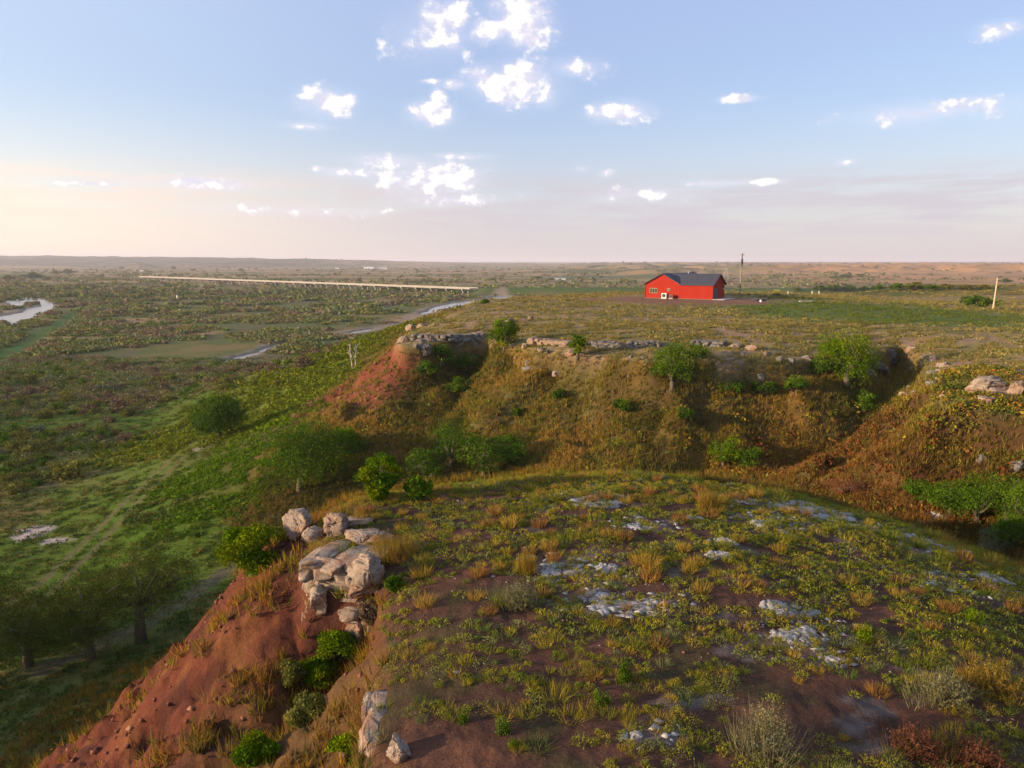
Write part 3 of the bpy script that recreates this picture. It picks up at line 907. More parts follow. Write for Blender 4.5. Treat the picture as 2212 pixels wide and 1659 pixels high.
# ------------------------------------------------------------------ shrubs: meshes to share
def shrub_mesh(name, seed, pal, w, nl, leaf, squat=0.8, jit=0.22, stems=True):
    rg = np.random.default_rng(seed)
    nb = 7
    bc = dome_pts(nb, rg, 0.2) * np.array([0.62, 0.62, 0.62 * squat]); br = rg.uniform(0.28, 0.5, nb)
    k = rg.integers(0, nb, nl)
    d = rg.normal(0, 1, (nl, 3)); d /= np.linalg.norm(d, axis=1, keepdims=True)
    P = bc[k] + d * (br[k] * rg.uniform(0.45, 1.08, nl))[:, None]
    P[:, 2] = np.maximum(P[:, 2] + 0.12, 0.02 + 0.05 * rg.uniform(0, 1, nl))
    base = pick(pal, w, nb, rg)
    v, f, c = leaves(P, leaf, base[k], rg, jit)
    return mk_mesh(name, v, f, c, M_LEAF)
PAL = {'green': ([(0.078, 0.14, 0.022), (0.12, 0.175, 0.028), (0.055, 0.10, 0.020)], [3, 2, 2]),
       'bright': ([(0.105, 0.17, 0.02), (0.15, 0.19, 0.024), (0.07, 0.125, 0.02)], [3, 2, 2]),
       'olive': ([(0.17, 0.165, 0.05), (0.20, 0.185, 0.06), (0.13, 0.135, 0.045)], [3, 2, 2]),
       'brown': ([(0.20, 0.14, 0.095), (0.17, 0.125, 0.09), (0.22, 0.16, 0.095)], [3, 2, 1]),
       'grey': ([(0.19, 0.195, 0.12), (0.22, 0.215, 0.13), (0.16, 0.17, 0.10)], [3, 2, 2]),
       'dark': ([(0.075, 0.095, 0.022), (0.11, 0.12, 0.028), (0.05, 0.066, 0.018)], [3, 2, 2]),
       'rust': ([(0.19, 0.085, 0.055), (0.22, 0.11, 0.07), (0.14, 0.07, 0.05)], [3, 2, 2]),
       'sage': ([(0.24, 0.225, 0.13), (0.29, 0.25, 0.12), (0.19, 0.185, 0.12)], [3, 2, 2]),
       'gold': ([(0.34, 0.23, 0.07), (0.27, 0.19, 0.06)], [2, 1])}
def shrub_density(x, y):
    n1, n2 = fbm(x / 38, y / 46, 4, 141), fbm(x / 11, y / 13, 3, 142)
    s = ss(-.16, .22, n1 + .30 * n2 + .25 * fbm(x / 110, y / 90, 2, 149))
    s = s * ss(112, 150, y + .25 * x + 12 * n1)
    near = np.maximum.reduce([ell(x, y, 120, 860, 240, 40, seed=143), ell(x, y, 60, 960, 130, 30, seed=144), ell(x, y, 150, 985, 70, 40, seed=145),
                              ell(x, y, 40, 1040, 110, 26, seed=146), ell(x, y, 300, 880, 60, 30, seed=147)])
    s = np.maximum(s, near * ss(-.3, .0, n2))
    for e in TAN:
        s = s * (1 - (.9 if e[1] < 735 else .4) * ell(x, y, *e, seed=77))
    for e in MEADOW[:2] + MEADOW[5:6]:
        s = s * (1 - .8 * ell(x, y, *e))
    s = s * ss(-1, 4, sd_poly(STRIP, x, y)) * ss(1, 4, d_line(TRACKS[0], x, y))
    m = (np.hypot(x, y) < 900)
    w = np.ones(x.shape)
    da = sd_poly(RIVER_A, x[m], y[m])
    for q in ISLES:
        da = np.maximum(da, -sd_poly(q, x[m], y[m]))
    w[m] = ss(0.5, 3.5, np.minimum(np.minimum(da, sd_poly(RIVER_B, x[m], y[m])), sd_poly(RIVER_C, x[m], y[m])))
    return s * w * ss(24, 34, mesa_d(x, y)) * ss(15, 26, d_line(EMB, x, y))
def valley_shrubs():
    rg = np.random.default_rng(8)
    pals = ['olive', 'brown', 'grey', 'green']
    desc = {'olive': 'rounded olive shrub in the brush on the valley floor', 'brown': 'bare purplish-brown shrub in the brush on the valley floor',
            'grey': 'pale grey-green shrub in the brush on the valley floor', 'green': 'dark green leafy shrub in the brush on the valley floor'}
    grp = {'olive': 'olive shrubs of the valley', 'brown': 'brown shrubs of the valley', 'grey': 'grey-green shrubs of the valley', 'green': 'dark green shrubs of the valley'}
    meshes = {p: [shrub_mesh('shrub', 200 + 10 * i + k, *PAL[p], 520, 0.085, 0.75) for k in range(3)] for i, p in enumerate(pals)}
    # candidate sites, thinned so that neighbours keep a distance
    n = 60000
    y = 62 + 140 * rg.uniform(0, 1, n) ** 0.8; x = rg.uniform(-0.74, 0.05, n) * (y + 4)
    s = shrub_density(x, y)
    keep = rg.uniform(0, 1, n) < s
    x, y = x[keep], y[keep]
    rad = rg.uniform(0.7, 1.9, len(x)) * np.where(rg.uniform(0, 1, len(x)) < .15, 1.4, 1)
    ok = []
    cell = {}
    for i in range(len(x)):
        c = (int(x[i] // 3), int(y[i] // 3))
        good = True
        for a in (-1, 0, 1):
            for b in (-1, 0, 1):
                for j in cell.get((c[0] + a, c[1] + b), ()):
                    if (x[i] - x[j]) ** 2 + (y[i] - y[j]) ** 2 < (0.62 * (rad[i] + rad[j])) ** 2:
                        good = False
        if good:
            cell.setdefault(c, []).append(i); ok.append(i)
    x, y, rad = x[ok], y[ok], rad[ok]
    o = np.argsort(y / rad)          # those that show largest first
    x, y, rad = x[o], y[o], rad[o]
    z = ground_h(x, y)
    t = fbm(x / 20, y / 26, 3, 151)
    NI = 280
    for i in range(min(NI, len(x))):
        q = rg.uniform(0, 1)
        p = ('brown' if q < .75 else 'olive') if t[i] > .05 else (pals[int(q * 4)] if t[i] > -.12 else ('green' if q < .5 else 'olive'))
        ob = link('shrub', meshes[p][int(rg.integers(0, 3))], (x[i], y[i], z[i] - .05), rg.uniform(0, 6.28), None, (rad[i], rad[i], rad[i] * rg.uniform(.75, 1.15)))
        tag(ob, desc[p], 'shrub', grp[p], 'thing')
    # the rest of the brush
    x, y, z, rad, t = x[NI:], y[NI:], z[NI:], rad[NI:], t[NI:]
    parts = []
    def cols(t, n):
        c = 1.35 * pick([(0.165, 0.155, 0.055), (0.14, 0.165, 0.06), (0.17, 0.175, 0.10), (0.10, 0.135, 0.045), (0.18, 0.135, 0.08)], [3, 3, 2, 2, 1.5], n, rg)
        return lerp(c, (0.25, 0.18, 0.13), .7 * ss(.02, .25, t))
    parts.append(shrub_field(x, y, z, rad, rad * rg.uniform(.7, 1.1, len(x)), cols(t, len(x)), 70, rad * .14, rg))
    print('mid shrubs', len(x))
    for (y0, y1, N, r0, r1, nl, lf) in [(200, 360, 16000, 1.0, 2.6, 26, .26), (360, 700, 14000, 1.6, 4.0, 18, .34), (700, 1500, 9000, 3, 7, 12, .4)]:
        yy = rg.uniform(y0, y1, N); xx = rg.uniform(-0.76, 0.45 if y0 > 300 else 0.15, N) * yy
        s = shrub_density(xx, yy)
        if y0 >= 360:
            s = s * (0.25 + .75 * ss(650, 520, yy + .55 * xx * (xx < 0) + 60 * fbm(xx / 80, yy / 80, 2, 155)))
        k = rg.uniform(0, 1, N) < s
        xx, yy = xx[k], yy[k]
        rr = rg.uniform(r0, r1, len(xx))
        tt = fbm(xx / 30, yy / 40, 3, 151)
        parts.append(shrub_field(xx, yy, ground_h(xx, yy) - .1, rr, np.minimum(rr * .5, 2.0), cols(tt, len(xx)), nl, rr * lf, rg))
        print('far shrubs', len(xx))
    N = 9000
    yy = 520 * np.exp(rg.uniform(0, 1, N) * 2.3); xx = rg.uniform(-0.8, 0.8, N) * yy
    q = ss(.05, .35, fbm(xx / 420, yy / 200, 4, 64) + .5 * fbm(xx / 90, yy / 60, 3, 157)) + .05
    k = (rg.uniform(0, 1, N) < q) & (d_line(EMB, xx, yy) > 20)
    xx, yy = xx[k], yy[k]
    rr = rg.uniform(1.5, 4.5, len(xx)) * (1 + yy / 3500)
    parts.append(shrub_field(xx, yy, ground_h(xx, yy) - .1, rr, rr * .7, lerp(cols(rg.normal(-.2, .1, len(xx)), len(xx)), (.07, .09, .04), np.full(len(xx), .5)), 12, rr * .4, rg))
    stuff('brush', parts, M_LEAF, 'dense scrub of olive, grey and purplish bushes spreading over the flat valley', 'brush')
valley_shrubs()

def hillside_brush():
    rg = np.random.default_rng(29)
    n = 48000
    x = rg.uniform(-24, 50, n); y = rg.uniform(33, 98, n)
    d = mesa_d(x, y); dk = knoll_d(x, y)
    a = fbm(x / 6, y / 6, 3, 171) + .4 * fbm(x / 2, y / 2, 2, 172)
    spur = ss(16, 22, x) * ss(66, 58, y) * ss(.6, 2.2, d)
    alcove = ss(8, 5, np.hypot((x + 5.5) / 1.1, (y - 82) / 1.2 ))
    bottom = ss(10, 17, d)
    keep = (d > np.where(y < 60, -5, .6)) & (dk > 8) & (d < 24) & (x > -17) & (rg.uniform(0, 1, n) < (.08 + .7 * np.maximum(spur, .9 * (y < 60) * (x > 20)) + .6 * alcove + .25 * bottom + .22 * ss(-.1, .2, a)) * ss(-.5, .1, a + .4 * spur + .4 * alcove)) & ~((x + .35 * (90 - y) < -8) & (y > 76))
    x, y, d, spur, alcove, bottom = x[keep], y[keep], d[keep], spur[keep], alcove[keep], bottom[keep]
    n = len(x)
    col = pick([(0.30, 0.215, 0.055), (0.20, 0.195, 0.045), (0.34, 0.19, 0.07), (0.11, 0.13, 0.034)], [2.4, 2.4, 1.4, 1.5], n, rg)
    col = lerp(col, (0.085, 0.11, 0.032), .7 * ss(.02, .25, fbm(x / 8, y / 8, 3, 173)))
    rust = pick([(0.20, 0.085, 0.038), (0.14, 0.065, 0.034), (0.16, 0.12, 0.04)], [3, 2, 1.5], n, rg)
    col = np.where((rg.uniform(0, 1, n) < .9 * spur)[:, None], rust, col)
    col = lerp(col, (0.065, 0.095, 0.032), .7 * np.maximum(alcove, .6 * bottom * (spur < .3)))
    rad = rg.uniform(.18, .50, n) * np.where(rg.uniform(0, 1, n) < .08, 1.6, 1)
    print('hillside', n)
    m = 46000
    yt = 58 + 200 * rg.uniform(0, 1, m) ** 1.25; xt = rg.uniform(-.25, .74, m) * yt
    at_ = fbm(xt / 7, yt / 5, 4, 174) + .3 * fbm(xt / 2, yt / 1.6, 2, 175)
    kt = ((mesa_d(xt, yt) < 0) | (np.hypot((xt - 150) / 80, (yt - 228) / 60) < 1.1)) & (at_ > -.05 + .3 * rg.uniform(0, 1, m)) & (ell(xt, yt, 1480, 655, 200, 11, 18, seed=86) < .3) & (ell(xt, yt, 1850, 672, 330, 24, 18, seed=82) < .75 * rg.uniform(0, 1, m) + .2)
    xt, yt = xt[kt], yt[kt]
    ctp = pick([(0.33, 0.275, 0.11), (0.25, 0.235, 0.09), (0.37, 0.285, 0.12), (0.18, 0.19, 0.085)], [3, 3, 1.5, 1.6], len(xt), rg)
    rt_ = rg.uniform(.2, .5, len(xt)) * (.8 + .5 * ss(60, 150, yt))
    print('hilltop cushions', len(xt))
    top_part = shrub_field(xt, yt, ground_h(xt, yt) - .04, rt_, rt_ * rg.uniform(.5, .9, len(xt)), ctp, 20, rt_ * .25, rg, .14)
    stuff('hillside_brush', [shrub_field(x, y, ground_h(x, y) - .05, rad, rad * rg.uniform(.7, 1.2, n), col, 30, rad * .20, rg, .24), top_part], M_LEAF, 'low rusty, olive and dark green bushes speckling the face of the second hill', 'brush')
hillside_brush()
OCT = (np.array([(1, 0, 0), (-1, 0, 0), (0, 1, 0), (0, -1, 0), (0, 0, 1), (0, 0, -1), ], float), np.array([(0, 2, 4), (2, 1, 4), (1, 3, 4), (3, 0, 4), (2, 0, 5), (1, 2, 5), (3, 1, 5), (0, 3, 5)]))
def pebbles(x, y, size, col, rg):
    n = len(x)
    z = ground_h(x, y)
    v = OCT[0][None] * rg.uniform(.5, 1.2, (n, 6, 3)) + rg.normal(0, .25, (n, 6, 3))
    v = v * (size[:, None, None] * np.array([1, 1, .7])) + np.stack([x, y, z + size * .2], 1)[:, None, :]
    f = OCT[1][None] + 6 * np.arange(n)[:, None, None]
    return v.reshape(-1, 3), f.reshape(-1, 3), np.repeat(col, 6, axis=0)
M_SCREE = plain('scree', (.2, .1, .07), .95)
def scree():
    nt = M_SCREE.node_tree
    at = nd(nt, 'ShaderNodeAttribute', attribute_name='col')
    nt.links.new(at.outputs['Color'], nt.nodes['Principled BSDF'].inputs['Base Color'])
    rg = np.random.default_rng(31)
    n = 16000
    x = rg.uniform(-26, -2, n); y = rg.uniform(8, 40, n); d = knoll_d(x, y)
    k = (d > .4) & (d < 20) & (fbm(x / 2.5, y / 1.5, 3, 181) > -.12) & (rg.uniform(0, 1, n) < ss(20, 9, d))
    x, y = x[k], y[k]
    p1 = pebbles(x, y, .015 + .11 * rg.uniform(0, 1, len(x)) ** 6, pick([(0.20, 0.075, 0.048), (0.13, 0.05, 0.036), (0.27, 0.14, 0.09)], [3, 3, 1], len(x), rg), rg)
    x = rg.uniform(-14, -3, n // 2); y = rg.uniform(70, 104, n // 2); d = mesa_d(x, y) if False else sd_poly(MESA, x, y)
    n2 = n // 2
    x = rg.uniform(-28, -8, n2); y = rg.uniform(76, 106, n2); d = mesa_d(x, y)
    k = (d > .5) & (d < 13)
    x, y = x[k], y[k]
    p2 = pebbles(x, y, .05 + .22 * rg.uniform(0, 1, len(x)) ** 5, pick([(0.22, 0.08, 0.05), (0.14, 0.055, 0.038), (0.25, 0.17, 0.12)], [3, 3, 1], len(x), rg), rg)
    n3_ = 9000
    y = 8 + 22 * np.sqrt(rg.uniform(0, 1, n3_)); x = rg.uniform(-1, 1, n3_) * .75 * y
    k = (knoll_d(x, y) < 0) & (fbm(x / 2, y / 1.4, 3, 182) > .08)
    x, y = x[k], y[k]
    p3 = pebbles(x, y, .010 + .05 * rg.uniform(0, 1, len(x)) ** 5, pick([(0.34, 0.31, 0.28), (0.15, 0.08, 0.06), (0.25, 0.20, 0.17)], [2, 3, 2], len(x), rg), rg)
    ch = []
    for e in [(1740, 1385, 130, 55), (1250, 1240, 110, 42), (1765, 1102, 130, 36), (1635, 1105, 70, 46), (2010, 1130, 110, 34), (2100, 1235, 130, 34), (1340, 1312, 150, 30), (1390, 1140, 80, 20), (1290, 1085, 90, 18), (1420, 1600, 70, 40)]:
        x = rg.uniform(-3, 17, 9000); y = rg.uniform(9, 29, 9000)
        k = (ell(x, y, *e, 17.9, soft=.5, seed=int(e[0])) > .5) & (knoll_d(x, y) < 0)
        x, y = x[k][:420], y[k][:420]
        v, f, c = pebbles(x, y, .03 + .13 * rg.uniform(0, 1, len(x)) ** 3, pick([(0.40, 0.38, 0.36), (0.30, 0.28, 0.265), (0.46, 0.43, 0.40)], [2, 2, 1], len(x), rg), rg)
        zg = np.repeat(ground_h(x, y), 6)
        v[:, 2] = zg + (v[:, 2] - zg) * .35
        ch.append((v, f, c))
    stuff('scree', [p1, p2, p3] + ch, M_SCREE, 'loose red and pale stones strewn over the bare slopes and soil', 'gravel')
scree()

# ------------------------------------------------------------------ trees
def tree(label, u, v, wpx, top_v, pal, seed, group=None, trunk_frac=0.28, nblob=28, nleaf=11000, leafk=1.0, squash=1.0, at=None, name='tree', cat='tree', lean=0.0, jit=0.2, low=0.30, deep=1.0):
    x, y, z, mp = hit(u, v) if at is None else at
    rg = np.random.default_rng(seed)
    Wd, H = wpx * mp * (1.28 if low >= .1 else 1.12), (v - top_v) * 1.06 * mp / math.cos(math.atan2(CAMZ - z, y) * 0.9)
    if low < .1: H *= 1.12
    root = thing(name, label, cat, (x, y, z - 0.08), 0, group)
    cz, rz_, rx = H * (0.5 + low * 0.5), H * (0.5 - low * 0.5), Wd / 2
    if mp < .026: nleaf = int(nleaf * 1.9)
    bc = rg.normal(0, 1, (nblob, 3)); bc /= np.linalg.norm(bc, axis=1, keepdims=True)
    bc *= rg.uniform(0.45, 1.0, (nblob, 1))
    if low < .1: bc[:, 2] = bc[:, 2] * .9 - .12
    bc = bc * np.array([rx * .72, rx * .72 * deep, rz_ * .74]) + np.array([lean, 0, cz])
    br = (rg.uniform(0.22, 0.46, nblob) if low < .1 else rg.uniform(0.34, 0.54, nblob)) * min(rx, rz_ * 1.3)
    # every bough is a cloud of leaf sprays with gaps in it
    k = rg.integers(0, nblob, nleaf)
    d = rg.normal(0, 1, (nleaf, 3)); d /= np.linalg.norm(d, axis=1, keepdims=True)
    q = br[k] * rg.uniform(0.35, 1.1, nleaf) ** 0.7
    P = bc[k] + d * q[:, None] * np.array([1.15, 1.15, 0.8 * squash])
    P += 0.10 * rx * np.stack([pn(P[:, 0] * 1.3 + 9, P[:, 2] * 1.3, seed), pn(P[:, 1] * 1.3, P[:, 2] * 1.3, seed + 1), pn(P[:, 0] * 1.3, P[:, 1] * 1.3, seed + 2)], 1)
    gap = pn(P[:, 0] * 1.1 + P[:, 1], P[:, 2] * 1.4 + .5 * P[:, 1], seed + 3) > (-0.28 if low < .1 else -0.42)
    keep = gap & (P[:, 2] > 0.06 * H)
    P, k = P[keep], k[keep]
    base = pick(*PAL[pal], nblob, rg) * rg.uniform(.8, 1.25, (nblob, 1))
    lf = max(0.045, 1.25 * mp * 2.16 * 0.62) * leafk
    vv, ff, cc = leaves(P, lf, base[k], rg, jit)
    link('crown', mk_mesh('crown', vv, ff, cc, M_LEAF), (0, 0, 0), 0, root)
    t = MB()
    r0 = 0.035 * H + 0.05
    fk = H * trunk_frac
    t.tube([(0, 0, -0.3), (0.05 * lean, 0, fk * .5), (0.15 * lean, 0.02 * H, fk)], [r0 * 1.35, r0, r0 * .85], 8)
    for i in range(min(9, nblob)):
        e = Vector(bc[i]); s0 = Vector((0.15 * lean, 0.02 * H, fk * rg.uniform(.75, 1)))
        mid = s0.lerp(e, .5) + Vector((rg.normal(0, .08) * H, rg.normal(0, .08) * H, 0.05 * H))
        t.tube([s0, mid, e], [r0 * .5, r0 * .3, r0 * .1], 5)
    t.build('trunk', M_BARK, root, smooth=True)
    return root
tree('lone round-crowned tree with a bare trunk standing in the green meadow', 476, 948, 106, 858, 'green', 301, low=.13, nblob=36, nleaf=26000, trunk_frac=.30)
tree('big dark spreading tree at the foot of the far cliff, leaning over the draw mouth', 648, 1062, 190, 912, 'green', 302, nblob=44, nleaf=34000, low=.10, lean=1.2)
tree('yellow-green bushy tree tucked behind the big dark tree', 752, 985, 92, 920, 'bright', 303, low=.05, trunk_frac=.15)
tree('bright green bushy tree low in the draw behind the near hill crest', 826, 1072, 92, 980, 'bright', 304, low=.05, trunk_frac=.15)
tree('small bright sapling right behind the golden grass of the near crest', 820, 1082, 36, 1050, 'bright', 305, low=.02, trunk_frac=.1, nleaf=1500)
for k, (u, v, w, t, lab) in enumerate([(920, 1045, 90, 965, 'dark shrub on the near-hill end of the draw thicket'),
                                      (975, 1010, 110, 905, 'tallest dark shrub of the thicket in the draw'),
                                      (1045, 1030, 110, 935, 'broad dark shrub in the middle of the draw thicket'),
                                      (1105, 1015, 80, 940, 'dark shrub at the uphill end of the draw thicket'),
                                      (905, 1080, 60, 1020, 'low dark shrub in front of the draw thicket')]):
    tree(lab, u, v, w, t, 'green', 310 + k, low=.05, trunk_frac=.12, nleaf=7000, name='shrub', cat='shrub', group='thicket in the draw')
tree('yellow-topped leafy shrub between hill and face, alone on the draw floor', 1562, 1008, 80, 945, 'bright', 320, low=.05, trunk_frac=.15, nleaf=5500, name='shrub', cat='shrub')
tree('dull green shrub next to the yellow-topped one on the draw floor', 1618, 1012, 60, 965, 'green', 321, low=.05, trunk_frac=.15, nleaf=4500, name='shrub', cat='shrub')
tree('pale green round tree growing on the rim beside the cliff tip', 1090, 756, 70, 690, 'bright', 322, low=.0, trunk_frac=.2, nleaf=7000, nblob=16, squash=1.2)
tree('small slim leafy tree against the rim rocks, halfway along the cliff', 1248, 772, 42, 718, 'bright', 323, low=.05, trunk_frac=.2, nleaf=4500)
tree('vivid green tree clinging below the rim under the red house', 1452, 840, 104, 738, 'green', 324, low=.0, trunk_frac=.15, nleaf=9000)
tree('large oval light green tree at the head of the rocky gully', 1828, 834, 128, 702, 'bright', 325, low=.0, trunk_frac=.2, nblob=30, nleaf=14000, squash=1.2)
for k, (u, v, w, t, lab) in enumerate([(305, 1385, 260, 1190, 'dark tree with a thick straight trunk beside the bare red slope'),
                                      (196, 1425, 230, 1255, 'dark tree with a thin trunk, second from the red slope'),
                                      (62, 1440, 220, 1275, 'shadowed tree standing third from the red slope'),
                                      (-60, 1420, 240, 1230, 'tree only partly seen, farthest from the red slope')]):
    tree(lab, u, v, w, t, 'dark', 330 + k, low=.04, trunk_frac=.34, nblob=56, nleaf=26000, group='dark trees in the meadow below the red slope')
for k, (x_, y_, w_, h_) in enumerate([(-45, 36, 9, 7.5), (-40, 30, 8, 6.5), (-52, 44, 9, 7)]):
    tree('tree of the grove continuing past the dark trees in the meadow', 0, h_, w_, 0, 'green', 390 + k, at=(x_, y_, gz(x_, y_), 1.0), low=.1, nblob=30, nleaf=6000, leafk=.10, group='grove past the dark meadow trees')
tree('bright green bush at the upper edge of the red slope below the boulders', 545, 1235, 140, 1130, 'bright', 340, low=.03, trunk_frac=.1, nleaf=9000, nblob=20, name='shrub', cat='shrub')
for k, (u, v, w, t, lab) in enumerate([(1990, 1085, 90, 1035, 'lowest shrub of the dark thicket under the rust-brown slope'),
                                      (2050, 1110, 110, 1035, 'second shrub uphill in the dark thicket under the rust-brown slope'),
                                      (2110, 1130, 120, 1020, 'broad shrub in the middle of the dark thicket under the rust-brown slope'),
                                      (2175, 1130, 120, 1015, 'tall shrub of the dark thicket under the rust-brown slope'),
                                      (2240, 1160, 130, 1030, 'shrub at the uphill end of the dark thicket under the rust-brown slope'),
                                      (2190, 1185, 100, 1110, 'shaded shrub nearest the hilltop in the dark thicket')]):
    tree(lab, u, v, w, t, 'green', 350 + k, low=.03, trunk_frac=.12, nleaf=7500, name='shrub', cat='shrub', group='thicket under the rust-brown slope')
tree('rusty leafless bush on the back edge of the near hilltop', 1828, 1068, 120, 1020, 'rust', 360, low=.03, trunk_frac=.1, nleaf=4200, leafk=.6, name='shrub', cat='shrub')
tree('grey-green bush on the shaded flank of the near hill', 2150, 1195, 110, 1140, 'grey', 361, low=.03, trunk_frac=.1, nleaf=3500, leafk=.7, name='shrub', cat='shrub')
tree('dark bush spreading around the foot of the lone pole', 2120, 664, 95, 640, 'green', 362, low=.02, trunk_frac=.1, nleaf=4500, name='shrub', cat='shrub')
tree('small dark bush on the grassy back edge of the far hill', 1046, 656, 26, 645, 'green', 363, low=.02, trunk_frac=.1, nleaf=800, name='shrub', cat='shrub')
for k, (u, v, w, t, p, lab) in enumerate([(735, 1420, 100, 1355, 'bright', 'bright leafy bush hanging below the big limestone outcrop'),
                                         (690, 1480, 80, 1420, 'bright', 'bright leafy bush second below the limestone outcrop'),
                                         (622, 1480, 60, 1425, 'olive', 'yellowish bush alone on the bare red slope'),
                                         (665, 1560, 90, 1500, 'olive', 'yellowish bush beside the shaded cut of the red slope'),
                                         (560, 1645, 90, 1590, 'bright', 'bright bush lowest on the edge of the red slope'),
                                         (760, 1645, 90, 1590, 'bright', 'bright low bush at the foot of the narrow pale rock'),
                                         (800, 1345, 60, 1290, 'brown', 'brown brushy bush at the side of the limestone outcrop'),
                                         (850, 1275, 36, 1235, 'green', 'small dark green bush on the soil behind the limestone outcrop')]):
    tree(lab, u, v, w, t, p, 370 + k, low=.0, trunk_frac=.1, nleaf=5000, leafk=.8, name='shrub', cat='shrub', squash=.8)

for k, (u, v, w, t) in enumerate([(955, 790, 60, 745), (1005, 812, 74, 760), (925, 815, 50, 778), (985, 850, 56, 815), (1578, 850, 66, 818), (1645, 856, 76, 815), (1715, 850, 64, 812), (1768, 806, 66, 768), (1865, 885, 70, 840),
                                (1345, 888, 50, 858), (1120, 900, 44, 872), (1480, 905, 46, 878), (1210, 862, 36, 838), (1500, 780, 60, 740)]):
    tree('dark green bush growing on the grassy face of the second hill', u, v, w, t, 'green', 420 + k, low=.0, trunk_frac=.1, nleaf=3000, nblob=16, name='shrub', cat='shrub', group='dark bushes on the face of the second hill')
# a dead tree: bare branching wood
def dead_tree(label, u, v, top_v, seed):
    x, y, z, mp = hit(u, v)
    rg = np.random.default_rng(seed)
    H = (v - top_v) * mp
    root = thing('dead_tree', label, 'tree', (x, y, z - .1))
    for q in range(2):
        m = MB()
        bx = (q - .5) * .5
        pts = [(bx, 0, -.2), (bx * 1.4 + rg.normal(0, .1), 0, H * .4), (bx * 2 + rg.normal(0, .15), 0, H * (1 - .12 * q))]
        m.tube(pts, [.11, .075, .025], 6)
        for b in range(14):
            f = rg.uniform(.3, .9)
            p = Vector(pts[1]).lerp(Vector(pts[2]), max(0, (f - .4) / .6)) if f > .4 else Vector(pts[0]).lerp(Vector(pts[1]), f / .4)
            a = rg.uniform(0, 6.28)
            e = p + Vector((math.cos(a) * .16 * H, math.sin(a) * .16 * H, rg.uniform(.08, .22) * H))
            m.tube([p, p.lerp(e, .5) + Vector((0, 0, .05 * H)), e], [.04, .03, .012], 5)
        m.build('trunk', M_DEADWOOD, root)
dead_tree('bare pale dead tree beyond the cliff tip, above the brush', 765, 797, 738, 5)

# trees on the plain: one crown and trunk for each kind, copied
def plain_trees():
    rg = np.random.default_rng(17)
    protos = []
    for k, p in enumerate(('green', 'olive', 'grey')):
        rt = tree('x', 0, 0, 1, 0, p, 400 + k, at=(0, 0, 0, 1), nblob=1, nleaf=4)
        protos.append(rt)
        for c in list(rt.children):
            bpy.data.objects.remove(c)
        r2 = np.random.default_rng(500 + k)
        nb = 16
        bc = dome_pts(nb, r2, .2) * np.array([.42, .42, .55]) + np.array([0, 0, .32]); br = r2.uniform(.13, .24, nb)
        kk = r2.integers(0, nb, 900)
        d = r2.normal(0, 1, (900, 3)); d /= np.linalg.norm(d, axis=1, keepdims=True)
        P = bc[kk] + d * (br[kk] * r2.uniform(.4, 1.1, 900))[:, None]
        vv, ff, cc = leaves(P, .05, (pick(*PAL[p], nb, r2) * r2.uniform(.8, 1.2, (nb, 1)))[kk], r2)
        link('crown', mk_mesh('crown', vv, ff, cc, M_LEAF), (0, 0, 0), 0, rt)
        MB().tube([(0, 0, -.05), (0.01, 0, .45)], [.035, .02], 6).build('trunk', M_BARK, rt)
    spots = [(70, 604, 46, 18, 'dark tree group member by the bend of the river', 'trees by the river bend'), (22, 606, 34, 14, 0, 0), (100, 606, 22, 10, 0, 0),
             (122, 594, 22, 12, 'tree on the tan plain beyond the river bend', 'trees on the tan plain beyond the river bend'), (150, 594, 32, 15, 0, 0), (262, 580, 14, 8, 0, 0),
             (375, 583, 14, 9, 0, 0), (420, 585, 10, 6, 0, 0), (520, 586, 14, 7, 0, 0)]
    spots += [(u, v, w, h, 'tree in the long dark row beyond the hill, past the utility pole', 'tree row on the plain past the utility pole') for (u, v, w, h) in
              [(1770, 629, 34, 15), (1800, 629, 40, 16), (1835, 629, 36, 16), (1868, 628, 26, 12), (1900, 628, 40, 16), (1940, 627, 42, 18), (1975, 626, 46, 20), (2010, 627, 36, 16),
               (2046, 626, 36, 16), (2085, 626, 32, 13), (2122, 625, 30, 13), (1722, 629, 20, 10)]]
    spots += [(u, v, w, h, 'tree of the far clump on the orange plain behind the tree row', 'far tree clump on the orange plain') for (u, v, w, h) in [(1800, 603, 22, 8), (1828, 602, 34, 11), (1858, 601, 20, 11), (2170, 612, 36, 12)]]
    spots += [(u, v, w, h, 'small dark tree dotted over the flat plain behind the long bridge', 'small trees dotted behind the bridge') for (u, v, w, h) in
              [(1215, 612, 20, 7), (1190, 606, 24, 7), (1420, 607, 16, 6), (1000, 578, 12, 6), (1345, 612, 12, 6), (1160, 602, 30, 6), (1250, 602, 24, 6), (1285, 608, 14, 6), (900, 585, 10, 5)]]
    first = [True] * 3
    last = None
    for i, (u, v, w, h, lab, gr) in enumerate(spots):
        if lab: last = (lab, gr)
        x, y, z, mp = hit(u, v)
        k = int(rg.integers(0, 2)) if i > 2 else i
        src = protos[k]
        if first[k]:
            rt = src; first[k] = False
        else:
            rt = src.copy(); COL.objects.link(rt)
            for c in src.children:
                cc = c.copy(); COL.objects.link(cc); cc.parent = rt
        rt.location = (x, y, z - .1)
        rt.rotation_euler = (0, 0, rg.uniform(0, 6.28))
        rt.scale = (w * mp, w * mp, h * mp)
        tag(rt, last[0], 'tree', last[1], 'thing')
plain_trees()

